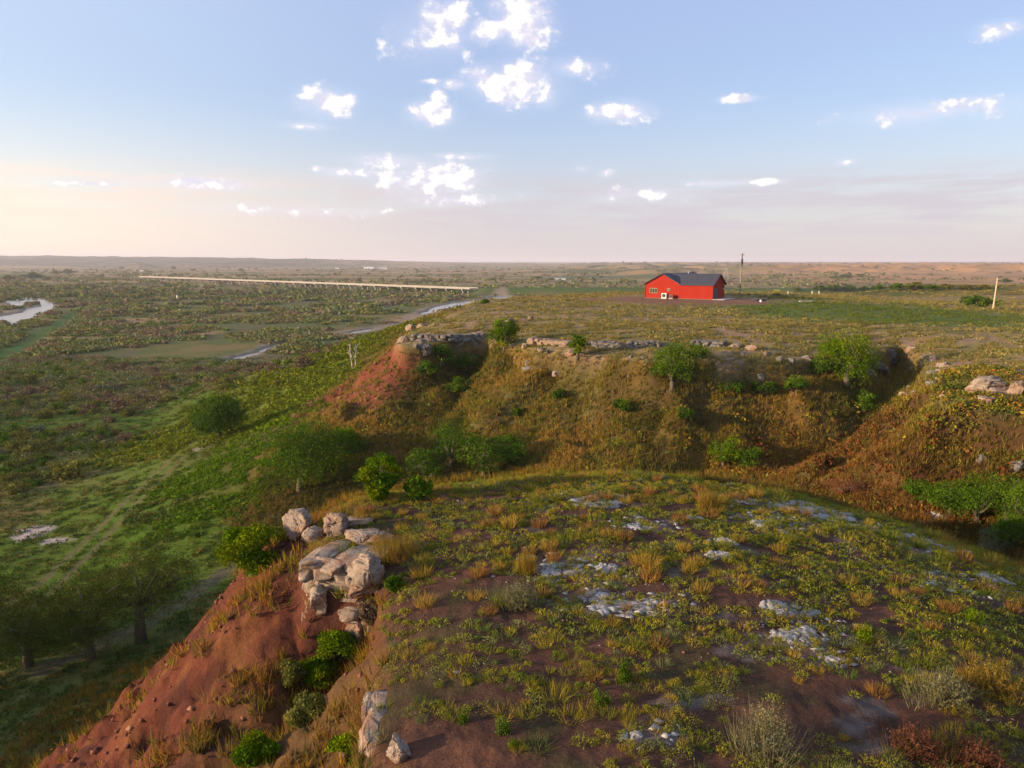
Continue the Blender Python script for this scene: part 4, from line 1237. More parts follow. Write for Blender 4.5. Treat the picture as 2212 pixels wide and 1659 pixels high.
# ------------------------------------------------------------------ rocks
def n3(P, s, seed):
    a = P * s
    return (pn(a[:, 0] + 3.1, a[:, 1], seed) + pn(a[:, 1] - 7.7, a[:, 2], seed + 1) + pn(a[:, 2] + 1.3, a[:, 0], seed + 2)) / 1.6
def worley(P, seed):
    c0 = np.floor(P).astype(np.int64)
    f1 = np.full(len(P), 9.0); f2 = f1.copy(); cid = np.zeros(len(P))
    for i in (-1, 0, 1):
        for j in (-1, 0, 1):
            for k in (-1, 0, 1):
                c = c0 + np.array([i, j, k])
                q = np.stack([_h(c[:, 0] + 57 * c[:, 2], c[:, 1] - 113 * c[:, 2], seed + t) / 4294967296.0 for t in range(3)], 1)
                d = np.linalg.norm(c + q - P, axis=1)
                cid = np.where(d < f1, (q[:, 0] * 7.3 + q[:, 1] * 3.1) % 1.0, cid)
                f2 = np.where(d < f1, f1, np.minimum(f2, d)); f1 = np.minimum(f1, d)
    return f1, f2, cid
import bmesh
def ico(sub):
    bm = bmesh.new()
    bmesh.ops.create_icosphere(bm, subdivisions=sub, radius=1.0)
    V = np.array([v.co[:] for v in bm.verts]); F = np.array([[v.index for v in f.verts] for f in bm.faces])
    bm.free()
    return V, F
ICO = {k: ico(k) for k in (3, 4, 5, 6)}
def rock_mesh(name, dims, seed, m, sub=4, e=0.5, crack=0.10, cs=1.7, strata=0.05, rough=0.035, npl=22):
    """angular broken stone: faces cut by planes, split by joints into blocks, with beds standing proud or worn back"""
    V, F = ICO[sub]
    rg = np.random.default_rng(seed)
    P = np.sign(V) * np.abs(V) ** e
    P /= np.abs(P).max()
    for _ in range(npl):
        n = rg.normal(0, 1, 3); n[2] *= .6; n /= np.linalg.norm(n)
        P = P - n[None] * np.maximum(0, P @ n - rg.uniform(.58, .95))[:, None]
    D = np.array(dims)
    Q = P * D
    L = float(np.cbrt(D.prod()))
    N = Q / (np.linalg.norm(Q, axis=1, keepdims=True) + 1e-9)
    S = Q / L
    W_ = S * cs * np.array([1, 1, 1.9]) + .16 * np.stack([n3(S, 3, seed), n3(S, 3, seed + 5), n3(S, 3, seed + 9)], 1)
    f1, f2, cid = worley(W_, seed)
    g1, g2, gid = worley(W_ * 2.7 + 5, seed + 3)
    ck = -crack * ss(.10, 0, f2 - f1) - .35 * crack * ss(.12, 0, g2 - g1)
    blk = 1.5 * crack * (cid - .5) + .55 * crack * (gid - .5)
    zz = S[:, 2] * 4.2 + .35 * n3(S, 1.2, seed + 20)
    bed = _h(np.floor(zz), np.zeros_like(zz), seed) / 4294967296.0
    st = strata * (2 * (bed - .5)) - strata * ss(.14, 0, np.minimum(zz - np.floor(zz), np.ceil(zz) - zz))
    bulk = .07 * n3(S, 1.1, seed + 30) + rough * n3(S, 6, seed + 40) + .6 * rough * n3(S, 14, seed + 50) + .4 * rough * n3(S, 30, seed + 60)
    hor = N * np.array([1, 1, .3])
    Q = Q + L * (N * (bulk + ck + blk)[:, None] + hor * st[:, None])
    return mk_mesh(name, Q, F, None, m, False)
def rock(label, u, v, dims, seed, m, name='rock', rz=None, sink=0.25, sub=4, group=None, cat='rock', dz=0.0, dx=0, dy=0, **kw):
    x, y, z, mp = hit(u, v)
    x += dx; y += dy
    me = rock_mesh(name, dims, seed, m, sub, **kw)
    o = link(name, me, (x, y, z + dims[2] * (1 - 2 * sink) + dz), rz if rz is not None else (seed * 1.7) % 6.28)
    return tag(o, label, cat, group, 'thing')
# the outcrop on the near hill
def block_arr(dims, rg, sub, e=.18, npl=14, rough=.03, seed=0):
    V, F = ICO[sub]
    P = np.sign(V) * np.abs(V) ** e
    P /= np.abs(P).max()
    for _ in range(npl):
        n = rg.normal(0, 1, 3); n[2] *= .5; n /= np.linalg.norm(n)
        P = P - n[None] * np.maximum(0, P @ n - rg.uniform(.85, 1.25))[:, None]
    D = np.array(dims); Q = P * D; L = float(np.cbrt(D.prod()))
    N = Q / (np.linalg.norm(Q, axis=1, keepdims=True) + 1e-9)
    A = Q + rg.uniform(-50, 50, 3)
    r_ = np.abs(n3(A, 2.2, seed))
    f1, f2, cid = worley(A * 2.6, seed)
    dis = .10 * n3(A, 1.2, seed) + .07 * n3(A, 3.5, seed + 1) + .05 * n3(A, 8, seed + 2) + .028 * n3(A, 20, seed + 3) - .07 * ss(.10, 0, r_) + .05 * (cid - .5) - .05 * ss(.1, 0, f2 - f1)
    return Q + N * (dis * (.35 + .65 * L))[:, None], F
def outcrop(label, x, y, ztop, beds, seed, m, rz, sub=6, name='outcrop'):
    """beds: (thickness, half width, half depth, offset out, number of blocks), from the top down"""
    rg = np.random.default_rng(seed)
    VV, FF, o, z = [], [], 0, 0.0
    for (th, hw, hd, off, nb) in beds:
        cuts = np.sort(np.concatenate([[-1, 1], np.linspace(-1, 1, nb + 1)[1:-1] + rg.uniform(-.5, .5, nb - 1) / nb]))
        for a, b in zip(cuts, cuts[1:]):
            w_ = (b - a) / 2 * hw
            d_ = hd * rg.uniform(.85, 1.1)
            t_ = th * rg.uniform(.9, 1.12)
            V, F = block_arr((w_ * 1.10, d_, t_ * .60), rg, sub, seed=int(rg.integers(0, 999)))
            an = rg.normal(0, .07)
            R_ = np.array([[math.cos(an), -math.sin(an), 0], [math.sin(an), math.cos(an), 0], [0, 0, 1]])
            V = V @ R_.T + np.array([(a + b) / 2 * hw, -off + rg.normal(0, .06), z - th / 2 + rg.normal(0, .03)])
            VV.append(V); FF.append(F + o); o += len(V)
        z -= th
    hw, hd, ht = max(b[1] for b in beds), max(b[2] for b in beds), -z
    V, F = block_arr((hw * .96, hd * .97, ht * .5), rg, sub, seed=seed)
    VV.append(V + np.array([0, .02, -ht * .52])); FF.append(F + o)
    me = mk_mesh(name, np.concatenate(VV), np.concatenate(FF), None, m)
    return tag(link(name, me, (x, y, ztop), rz), label, 'rock', None, 'thing')
outcrop('big pale layered limestone outcrop standing out of the rim of the near hill', -4.62, 19.75, gz(-4.4, 20.6) + .10,
        [(.16, 1.02, 1.0, .02, 3), (.30, 1.10, 1.0, .10, 4), (.62, 1.04, 1.0, .02, 3), (.45, .98, 1.0, .06, 2), (.75, .96, .97, -.03, 2), (.7, .90, .9, -.08, 1)], 21, M_LIME, -.30)
rock('flat cracked ledge lying on the turf behind the big limestone outcrop', 800, 1168, (.7, .6, .16), 22, M_LIME, 'ledge', .3, sink=.35, sub=6, strata=.08, e=.4, cs=1.6, crack=.16, dz=.04)
rock('pale jutting block leaning at the side of the big limestone outcrop', 800, 1265, (.55, .62, .75), 23, M_LIME, 'block', .9, sink=.28, sub=5, e=.45, dz=-.1)
rock('small dark-sided boulder at the base of the big limestone outcrop', 690, 1322, (.32, .30, .5), 24, M_LIME, 'boulder', .2, sink=.2, sub=4, dz=.1)
rock('tall weathered boulder on the rim above the red slope', 650, 1155, (.50, .5, .52), 25, M_LIME, 'boulder', .5, sink=.22, sub=5, e=.5)
rock('smooth white boulder beside the tall weathered one', 678, 1166, (.38, .36, .32), 26, M_LIME, 'boulder', 1.5, sink=.22, sub=4, e=.6)
rock('broken rock tinted as red-lit just above the limestone ledge', 728, 1150, (.55, .5, .42), 27, M_REDROCK, 'rock', .2, sink=.3, sub=5, e=.5, crack=.14)  # red sunlight on this rock put into its colour by the redder material
rock('thin flat rock in the grass over the red-tinted one', 772, 1128, (.75, .5, .16), 28, M_LIME, 'rock', .1, sink=.4, sub=4)
outcrop('narrow pale layered rock face breaking the rim low down the near hill', -2.50, 12.7, gz(-2.0, 12.7) - .16,
        [(.28, .95, .34, -.10, 2), (.42, 1.0, .36, -.04, 3), (.5, .85, .36, -.08, 2)], 29, M_LIME, -1.42)
rock('jagged tan rock at the very bottom of the near hill rim', 862, 1632, (.24, .34, .26), 30, M_LIME, 'rock', .4, sink=.4, sub=5)
# rim of the second hill
RIM = [  # label, u, v, dims, material
    ('pink-lit stacked rock at the very tip of the far cliff', 888, 712, (1.5, 1.3, 1.0), M_LIME), ('pale square block jutting below the cliff tip', 872, 738, (1.0, .9, .7), M_LIME),
    ('pink rock second from the cliff tip', 915, 705, (1.3, 1.2, .7), M_LIME), 
    
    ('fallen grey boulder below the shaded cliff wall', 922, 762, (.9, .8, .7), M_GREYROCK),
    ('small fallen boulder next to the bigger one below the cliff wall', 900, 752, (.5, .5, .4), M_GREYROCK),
    
    
    
    
    
    ('tan broken rock topping the lit shoulder of the cliff', 1590, 752, (.8, .7, .45), M_LIME), ('tan broken rock in the middle of the lit shoulder', 1625, 756, (.7, .6, .45), M_LIME),
    ('small tan stone below the lit shoulder', 1605, 770, (.45, .4, .3), M_LIME), ('tan stone at the end of the lit shoulder', 1655, 766, (.6, .5, .35), M_REDROCK),
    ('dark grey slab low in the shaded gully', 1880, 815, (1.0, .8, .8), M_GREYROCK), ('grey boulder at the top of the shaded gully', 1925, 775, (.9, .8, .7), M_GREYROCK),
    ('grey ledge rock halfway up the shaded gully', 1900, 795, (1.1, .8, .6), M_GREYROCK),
    ('pale lit rock at the lip of the gully', 2018, 780, (.8, .7, .5), M_LIME), ('pale stepped rock below the gully lip', 2040, 792, (.75, .6, .4), M_LIME),
    ('little pale stone low on the gully lip', 2030, 805, (.4, .4, .3), M_LIME),
    ('huge domed boulder on the nose of the rust-brown slope', 2135, 850, (1.75, 1.2, .72), M_LIME), ('orange-lit boulder beside the huge domed one', 2204, 852, (.95, .8, .6), M_REDROCK),
    ('flat pale stone wedged under the huge domed boulder', 2130, 868, (.8, .6, .3), M_LIME),
    ('small white boulder alone on the grassy far hilltop', 1147, 691, (.55, .5, .4), M_LIME), ('reddish boulder on the hilltop by the pale green tree', 1102, 697, (.8, .7, .45), M_REDROCK),
    ('white stone on the dirt mound near the house', 1258, 653, (.5, .4, .3), M_LIME)]
for k, (lab, u, v, dm, m) in enumerate(RIM):
    big = m in (M_GREYROCK, M_REDROCK) and 'boulder' not in lab and u < 1560
    dm = (dm[0] * 1.25, dm[1] * 1.2, dm[2] * 1.35) if big else dm
    rock(lab, u, v + (7 if big else 0), dm, 60 + k, m, 'boulder' if 'boulder' in lab else 'rock', (k * .37) % 1.0 - .5, sink=.26 if 'boulder' in lab else .46, sub=5, e=.42 if dm[0] > .8 else .55, crack=.13, strata=.07)

for k, (u0, v0, u1, v1, hgt, m, lab) in enumerate([
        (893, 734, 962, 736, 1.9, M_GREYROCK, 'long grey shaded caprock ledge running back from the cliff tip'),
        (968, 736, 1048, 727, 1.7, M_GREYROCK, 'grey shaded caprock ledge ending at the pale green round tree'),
        (1152, 742, 1232, 747, 1.7, M_REDROCK, 'pinkish broken caprock ledge between the pale green tree and the slim one'),
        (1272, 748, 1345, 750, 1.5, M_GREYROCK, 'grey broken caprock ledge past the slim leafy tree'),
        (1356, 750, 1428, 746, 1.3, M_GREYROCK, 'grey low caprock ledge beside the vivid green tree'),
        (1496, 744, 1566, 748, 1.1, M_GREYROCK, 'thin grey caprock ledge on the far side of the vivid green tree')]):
    (xa, ya), (xb, yb) = hit_many([(u0, v0), (u1, v1)])
    mp_ = hit((u0 + u1) / 2, (v0 + v1) / 2)[3]
    L_ = min(math.hypot(xb - xa, yb - ya), (u1 - u0) * mp_ * 1.5)
    an = max(-.8, min(.8, math.atan2(yb - ya, xb - xa)))
    xm, ym = (xa + xb) / 2, (ya + yb) / 2
    hw = L_ / 2 * 1.05
    outcrop(lab, xm, ym + .15, gz(xm, ym + 1.2) + .38, [(hgt * .20, hw, .8, .0, 6), (hgt * .30, hw * 1.03, .85, .12, 5), (hgt * .5, hw * .98, .8, .02, 5), (hgt * .4, hw * .9, .75, -.1, 4)], 640 + k, m, an, 5 if k < 3 else 4, 'ledge')
def rim_stones():
    rg = np.random.default_rng(77)
    n = 4000
    x = rg.uniform(-13, 42, n); y = rg.uniform(42, 92, n); d = mesa_d(x, y)
    k = (d > -1.2) & (d < 1.5) & (fbm(x / 5, y / 5, 2, 191) > -.05)
    x, y = x[k], y[k]
    ms = [rock_mesh('stone', (.5, .42, .34), 800 + q, M_GREYROCK if q < 3 else M_LIME, 4, e=.5, crack=.14, strata=.07) for q in range(5)]
    px = []
    for i in range(len(x)):
        if len(px) >= 70: break
        if all((x[i] - a) ** 2 + (y[i] - b) ** 2 > 1.1 for a, b in px):
            px.append((x[i], y[i])); s = rg.uniform(.35, 1.5); q = int(rg.integers(0, 5))
            tag(link('stone', ms[q], (x[i], y[i], gz(x[i], y[i]) + .05 * s), rg.uniform(0, 6.28), None, (s * rg.uniform(.8, 1.5), s, s * rg.uniform(.7, 1.2))),
                ('half-buried grey stone in the grass along the far cliff rim', 'half-buried tan stone in the grass along the far cliff rim')[q >= 3], 'stone', ('grey stones along the far cliff rim', 'tan stones along the far cliff rim')[q >= 3], 'thing')
rim_stones()

# bare limestone slabs flush with the turf of the near hilltop
def slab(label, u, v, wpx, hpx, seed):
    x, y, z, mp = hit(u, v)
    x1, y1, _, _ = hit(u, v - hpx / 2); x0, y0, _, _ = hit(u, v + hpx / 2)
    rx, ry = wpx * mp / 2, min(max(abs(y1 - y0) / 2, .15), .75 * wpx * mp / 2)
    rg = np.random.default_rng(seed)
    nr_, na = 26, 84
    rr, aa = np.meshgrid(np.linspace(0.02, 1, nr_), np.linspace(0, 2 * math.pi, na, endpoint=False), indexing='ij')
    edge = 1.35 + .55 * fbm(np.cos(aa) * 1.6 + seed, np.sin(aa) * 1.6, 4, seed) + .22 * fbm(np.cos(aa) * 6, np.sin(aa) * 6 + seed, 3, seed + 1)
    X, Y = (np.cos(aa) * rr * edge * rx).ravel(), (np.sin(aa) * rr * edge * ry).ravel()
    G = ground_h(X + x, Y + y) - z
    f1, f2, _c = worley(np.stack([X * 2.6, Y * 2.6, np.zeros_like(X)], 1), seed)
    step = .028 * np.floor(2.2 * (fbm(X / .7, Y / .5, 3, seed + 4) + .5))
    Z = G + .015 + .03 * fbm(X / .4, Y / .35, 4, seed + 2) + step - .05 * ss(.12, 0, f2 - f1) - .16 * ss(.70, 1.0, rr.ravel()) + .02 * fbm(X / .1, Y / .1, 2, seed + 3)
    i, j = np.meshgrid(np.arange(nr_ - 1), np.arange(na), indexing='ij')
    a, b = i * na + j, i * na + (j + 1) % na
    F = np.stack([a.ravel(), (a + na).ravel(), (b + na).ravel(), b.ravel()], 1)
    me = mk_mesh('stone_slab', np.stack([X, Y, Z], 1), F, None, M_SLAB)
    tag(link('stone_slab', me, (x, y, z)), label, 'rock', 'pale stone slabs on the near hilltop', 'thing')
for k, (u, v, w, h, lab) in enumerate([
        (1762, 1100, 160, 52, 'largest bare pale stone slab, near the rusty leafless bush'), (1612, 1082, 50, 34, 'pale stone slab in two steps at the back of the hilltop'),
        (1655, 1132, 62, 30, 'pale flaking slab below the largest slab'), (1212, 1232, 92, 50, 'pale slab reaching out of the soil by a tall straw tuft'),
        (1312, 1226, 56, 22, 'narrow bright slab just past the slab by the straw tuft'), (1728, 1372, 104, 60, 'whitest jagged slab in the dark soil'),
        (1705, 1318, 110, 30, 'long low slab behind the whitest jagged one'), (1552, 1200, 60, 24, 'oval bright slab in the middle of the turf'),
        (1385, 1138, 50, 18, 'small slab far back among the grass clumps'), (1345, 1312, 150, 34, 'long broken slab running down the middle of the hilltop'),
        (1290, 1085, 100, 24, 'greyish slab near the crest of the hill'), (2000, 1128, 80, 36, 'grey slab on the shaded flank near the thicket'),
        (2050, 1180, 90, 22, 'dim grey slab low on the shaded flank'), (2145, 1248, 70, 24, 'dim slab farthest out on the shaded flank'),
        (1560, 1172, 60, 14, 'thin slab edging the oval bright slab'), (1500, 1120, 34, 12, 'tiny pale slab behind the middle turf'), (1690, 1152, 24, 14, 'tiny slab beside the flaking one'),
        (1282, 1290, 60, 20, 'low slab at the upper end of the long broken one'), (1365, 1590, 50, 30, 'small grey slab low in the red soil'), (1800, 1430, 60, 24, 'half-buried slab below the whitest one')]):
    slab(lab, u, v, w, h, 700 + k)

# ------------------------------------------------------------------ clumps and sagebrush on the near hilltop
def hilltop_plants():
    rg = np.random.default_rng(23)
    def clump_mesh(seed, col, nb, wid, rad, hgt, lean):
        r2 = np.random.default_rng(seed)
        v, f, c = blades([0.], [0.], [0.], [rad], [hgt], [col], nb, wid, r2, lean=lean, jit=.2)
        return mk_mesh('grass_clump', v, f, c, M_GRASS)
    kinds = [('straw', (0.40, 0.27, 0.085), 'upright straw-gold grass clump on the near hilltop', 'straw-gold grass clumps on the near hilltop'),
             ('rust', (0.35, 0.195, 0.08), 'rusty orange dry grass clump on the near hilltop', 'rusty grass clumps on the near hilltop'),
             ('lime', (0.22, 0.225, 0.055), 'yellow-green bushy grass clump on the near hilltop', 'yellow-green grass clumps on the near hilltop')]
    ms = {k: [clump_mesh(900 + 10 * i + j, c, 150, .008, .30, .36, 1.0 if k == 'lime' else .8) for j in range(4)] for i, (k, c, _, _) in enumerate(kinds)}
    n = 4000
    y = 8.5 + 20 * np.sqrt(rg.uniform(0, 1, n)); x = rg.uniform(-1, 1, n) * (.74 * y + 1)
    d = knoll_d(x, y)
    cl = fbm(x / 3, y / 2.4, 3, 161)
    ok = (d < -.3) & (cl > -.12 - .1 * ss(18, 26, y))
    x, y = x[ok], y[ok]
    px, py, cnt = [], [], 0
    for i in range(len(x)):
        if cnt >= 250: break
        if all((x[i] - a) ** 2 + (y[i] - b) ** 2 > .42 ** 2 for a, b in zip(px, py)):
            px.append(x[i]); py.append(y[i]); cnt += 1
            k, c, lab, gr = kinds[int(rg.choice(3, p=[.40, .26, .34]))]
            s = rg.uniform(.4, 1.15) * (1.15 if y[i] > 16 else .9)
            o = link('grass_clump', ms[k][int(rg.integers(0, 4))], (x[i], y[i], gz(x[i], y[i]) - .01), rg.uniform(0, 6.28), None, (s, s, s * rg.uniform(.5, .9)))
            tag(o, lab, 'grass clump', gr, 'thing')
    for (u, v, w, h, p, lab) in [
            (1655, 1625, 150, 120, 'sage', 'large silvery sagebrush at the lower edge of the hilltop'), (2040, 1515, 120, 80, 'sage', 'pale silvery sagebrush beside a golden one'),
            (2145, 1490, 130, 75, 'gold', 'golden sagebrush on the lower flank of the hilltop'), (1120, 1308, 84, 60, 'sage', 'single silvery bush in the middle of the bare soil'),
            (1975, 1625, 130, 70, 'rust', 'reddish dry bush low on the hilltop'), (2110, 1650, 120, 60, 'rust', 'reddish dry bush below the golden sagebrush'),
            (1352, 1475, 54, 70, 'green', 'dark weed with a tall straw tuft above it'), (1090, 1580, 60, 40, 'green', 'round green weed in the red soil'),
            (1000, 1560, 40, 30, 'green', 'small round green weed uphill of the round one'), (1110, 1615, 40, 28, 'green', 'small green weed below the round one'),
            (1300, 1520, 50, 40, 'green', 'spiky green weed in the dark soil'), (1870, 1385, 50, 48, 'lime', 'tall thin weed with a pale flower head'),
            (1530, 1100, 40, 44, 'gold', 'tallest golden grass tussock at the back of the hilltop'), (850, 1205, 74, 56, 'gold', 'tall golden tussock on the rim next to the limestone ledge'),
            (1135, 1235, 40, 42, 'gold', 'straw tussock strip beside the pale slab'), (2105, 1345, 50, 40, 'lime', 'pale lime weed on the shaded flank')]:
        x, y, z, mp = hit(u, v)
        pal = PAL['bright'] if p == 'lime' else PAL[p]
        W_, H_ = w * mp, h * mp / .9
        if p in ('gold', 'rust', 'sage'):
            r2 = np.random.default_rng(int(u))
            grassy = p == 'gold' and h > .75 * w
            nbl = 110 if grassy else 34
            vs = blades(r2.normal(0, W_ * .2, 9), r2.normal(0, W_ * .2, 9), np.zeros(9), np.full(9, W_ * .45), np.full(9, H_ * (.95 if grassy else .8)), pick(*pal, 9, r2), nbl, .006, r2, lean=.9, jit=.22)
            ns_, nl_ = (30, 12) if grassy else (150, 26)
            tip = dome_pts(ns_, r2, .55) * np.array([W_ * .5, W_ * .5, H_ * .9]); tip[:, 2] += .08 * H_
            f_ = r2.uniform(.45, 1.0, (ns_, nl_, 1))
            dp = (tip[:, None, :] * f_ + r2.normal(0, .016, (ns_, nl_, 3))).reshape(-1, 3)
            lv = leaves(dp, .017, np.repeat(pick(*pal, ns_, r2) * r2.uniform(.75, 1.25, (ns_, 1)), nl_, axis=0), r2, .18)
            # quads as two triangles so that the bush is one mesh
            q = lv[1]; tri = np.concatenate([q[:, [0, 1, 2]], q[:, [0, 2, 3]]]) + len(vs[0])
            me = mk_mesh('bush', np.concatenate([vs[0], lv[0]]), np.concatenate([vs[1], tri]), np.concatenate([vs[2], lv[2]]), M_GRASS)
        else:
            me = shrub_mesh('bush', int(u), *pal, 900, .06, .9)
            me.transform(Matrix.Diagonal((W_ * .5, W_ * .5, H_, 1)))
        tag(link('bush', me, (x, y, z - .03)), lab, 'bush', None, 'thing')
hilltop_plants()

# ------------------------------------------------------------------ the red house
def pbr(name, c, rough=.6, **k):
    return plain(name, c, rough, **k)
def siding():
    m, nt, b = mat('red_siding')
    b.inputs['Roughness'].default_value = .8
    b.inputs['Specular IOR Level'].default_value = .08
    b.inputs['Base Color'].default_value = (0.50, 0.032, 0.020, 1)
    g = nd(nt, 'ShaderNodeTexCoord')
    sp = nd(nt, 'ShaderNodeSeparateXYZ'); nt.links.new(g.outputs['Object'], sp.inputs[0])
    ad = nd(nt, 'ShaderNodeMath', operation='ADD'); nt.links.new(sp.outputs[0], ad.inputs[0]); nt.links.new(sp.outputs[1], ad.inputs[1])
    mu = nd(nt, 'ShaderNodeMath', operation='MULTIPLY'); mu.inputs[1].default_value = 21; nt.links.new(ad.outputs[0], mu.inputs[0])
    sn = nd(nt, 'ShaderNodeMath', operation='SINE'); nt.links.new(mu.outputs[0], sn.inputs[0])
    bp = nd(nt, 'ShaderNodeBump'); bp.inputs['Distance'].default_value = .02; bp.inputs['Strength'].default_value = .5
    nt.links.new(sn.outputs[0], bp.inputs['Height']); nt.links.new(bp.outputs[0], b.inputs['Normal'])
    n = nd(nt, 'ShaderNodeTexNoise'); n.inputs['Scale'].default_value = .7; n.inputs['Detail'].default_value = 5
    nt.links.new(g.outputs['Object'], n.inputs['Vector'])
    mx = nd(nt, 'ShaderNodeMix', data_type='RGBA')
    mx.inputs[6].default_value = (0.25, 0.018, 0.009, 1); mx.inputs[7].default_value = (0.315, 0.025, 0.013, 1)
    nt.links.new(n.outputs[0], mx.inputs[0]); nt.links.new(mx.outputs[2], b.inputs['Base Color'])
    return m
M_RED = siding()
M_ROOF = plain('dark_roofing', (0.045, 0.048, 0.062), .75, var=.18, scale=3, bump=.01, bscale=40)
M_WHITE = plain('white_paint', (0.75, 0.73, 0.70), .5, var=.05)
M_DARK = plain('dark_metal', (0.035, 0.035, 0.04), .5)
M_CONC = plain('concrete', (0.42, 0.39, 0.36), .9, var=.12)
M_GALV = plain('galvanised_steel', (0.30, 0.30, 0.30), .6, metal=.2)
M_POLE = plain('pole_wood', (0.26, 0.20, 0.15), .9, var=.2)
M_PALEPOLE = plain('pale_pole_wood', (0.48, 0.37, 0.24), .9, var=.15)
M_YELLOW = plain('yellow_paint', (0.75, 0.50, 0.06), .5)
mg, ntg, bg_ = mat('window_glass')
bg_.inputs['Base Color'].default_value = (0.05, 0.055, 0.045, 1); bg_.inputs['Roughness'].default_value = .08
M_GLASS = mg
HX, HY = 39.3, 146.0
TH = R(33)
hz = gz(HX, HY)
LX = 14.1
# local frame: +x along the front wall towards its near corner, +y back from the front wall
ox, oy = HX - LX * math.cos(TH), HY + LX * math.sin(TH)
HZ = 18.80
house = thing('red_house', 'red L-shaped metal house with a dark roof standing on the far hilltop', 'house', (ox, oy, HZ), -TH)
EV, PA, WA, DA, WB, DB = 2.97, 4.95, 7.4, 19.0, 14.1, 7.5
w = MB()
A0 = [(0, 0, -.6), (WA, 0, -.6), (WA, 0, EV), (WA / 2, 0, PA), (0, 0, EV)]
w.add(A0 + [(x, DA, z) for x, y, z in A0], [(0, 1, 2, 3, 4), (9, 8, 7, 6, 5), (0, 4, 9, 5), (1, 6, 7, 2)])
PB = EV + 1.95
w.add([(WA, 0, -.6), (WB, 0, -.6), (WB, 0, EV), (WA, 0, EV), (WB, DB, -.6), (WB, DB, EV), (WB, DB / 2, PB), (WA, DB, -.6), (WA, DB, EV)],
      [(0, 1, 2, 3), (1, 4, 5, 6, 2), (4, 7, 8, 5)])
wall = w.build('wall', M_RED, house)
def sheet(mb, pts, th=.13):
    n = len(pts)
    vs = [(x, y, z + .06) for x, y, z in pts] + [(x, y, z + .06 - th) for x, y, z in pts]
    mb.add(vs, [tuple(range(n)), tuple(range(n, 2 * n))[::-1]] + [(i, i + n, (i + 1) % n + n, (i + 1) % n) for i in range(n)])
sA = (PA - EV) / (WA / 2); oh = .38
r = MB()
ridge_a = PA + .02
sheet(r, [(-oh, -oh, EV - oh * sA), (WA / 2, -oh, ridge_a), (WA / 2, DA + oh, ridge_a), (-oh, DA + oh, EV - oh * sA)])
sheet(r, [(WA / 2, -oh, ridge_a), (WA + .05, -oh, EV - .05 * sA), (WA + .05, 0.02, EV - .05 * sA), (WA + oh, DB + .6, EV - oh * sA), (WA + oh, DA + oh, EV - oh * sA), (WA / 2, DA + oh, ridge_a)])
sB = (PB - EV) / (DB / 2)
xr = WA / 2 + (ridge_a - PB) / sA + .02
sheet(r, [(WA + .06, -oh, EV - oh * sB), (WB + oh, -oh, EV - oh * sB), (WB + oh, DB / 2, PB), (xr, DB / 2, PB)])
sheet(r, [(xr, DB / 2, PB), (WB + oh, DB / 2, PB), (WB + oh, DB + oh, EV - oh * sB), (WA + .3, DB + oh, EV - oh * sB)])
roof = r.build('roof', M_ROOF, house)
for (x, y, z) in [(5.2, 5.5, 4.15), (4.2, 13.5, 4.7)]:
    MB().tube([(x, y, z), (x, y, z + .55)], .07, 8).build('roof_vent', M_WHITE, roof)
def window(x0, x1, z0, z1, mull):
    f = MB(); t = .07
    f.box(x0, -.06, z0, x1, -.004, z0 + t); f.box(x0, -.06, z1 - t, x1, -.004, z1); f.box(x0, -.06, z0 + t, x0 + t, -.004, z1 - t); f.box(x1 - t, -.06, z0 + t, x1, -.004, z1 - t)
    for k in range(1, mull):
        xm = x0 + (x1 - x0) * k / mull
        f.box(xm - .03, -.058, z0 + t, xm + .03, -.004, z1 - t)
    p = f.build('window', plain('window_frame', (.30, .25, .15), .6), house)
    MB().box(x0 + t, -.03, z0 + t, x1 - t, -.008, z1 - t).build('pane', M_GLASS, p)
window(1.0, 2.65, 1.0, 2.02, 3)
window(4.75, 5.4, 1.5, 2.05, 2)
dr = MB(); dr.box(WB + .004, .25, 0, WB + .05, 1.55, 2.2); dr.box(WB + .004, 1.60, 0, WB + .05, 2.9, 2.2)
door = dr.build('door', plain('dark_door', (.03, .035, .045), .5), house)
door['label'] = 'dark double door in the shaded gable end'
MB().tube([(WB + .12, 1.5, 1.0), (WB + .12, 1.5, 1.15)], .02, 6).build('handle', M_GALV, door)
MB().box(WB + .004, DB - .9, 1.75, WB + .16, DB - .75, 2.0).build('wall_lamp', M_WHITE, house)
tr = MB()
for x, y in ((-.03, -.03), (WB + .03, -.03)):
    tr.box(x - .06, y - .04, -.3, x + .06, y + .04, EV - .2)
tr.build('corner_trim', M_RED, house)
MB().box(WB + .06, -.2, -.5, WB + 2.4, DB - .4, .06).build('porch_slab', M_CONC, house)
MB().box(-.12, -.12, -.7, WB + .05, -.003, .05).build('foundation', plain('stained_concrete', (.20, .14, .11), .9), house)
def to_world(lx, ly):
    return ox + lx * math.cos(TH) + ly * math.sin(TH), oy - lx * math.sin(TH) + ly * math.cos(TH)
def ac_unit(lx, ly, c, lab, s):
    X, Y = to_world(lx, ly)
    t = thing('air_conditioner', lab, 'air conditioner', (X, Y, max(gz(X, Y), HZ - .1)), -TH)
    b = MB(); b.box(-s, -s * .45, .12, s, s * .45, 2 * s + .1)
    body = b.build('casing', c, t)
    g = MB()
    for k in range(9):
        a = 2 * math.pi * k / 9
        g.tube([(math.cos(a) * s * .78, -s * .45 - .02, .12 + s + math.sin(a) * s * .78), (0, -s * .45 - .03, .12 + s)], .02, 4)
    g.tube([(0, -s * .45 - .012, .12 + s), (0, -s * .45 - .006, .12 + s)], s * .8, 20)
    g.build('fan_grille', M_DARK, body)
    MB().box(-s * 1.15, -s * .7, -.1, s * 1.15, s * .7, .12).build('base_pad', M_CONC, t)
ac_unit(4.5, -.9, M_WHITE, 'white outdoor air conditioner with a dark fan against the red front wall', .5)
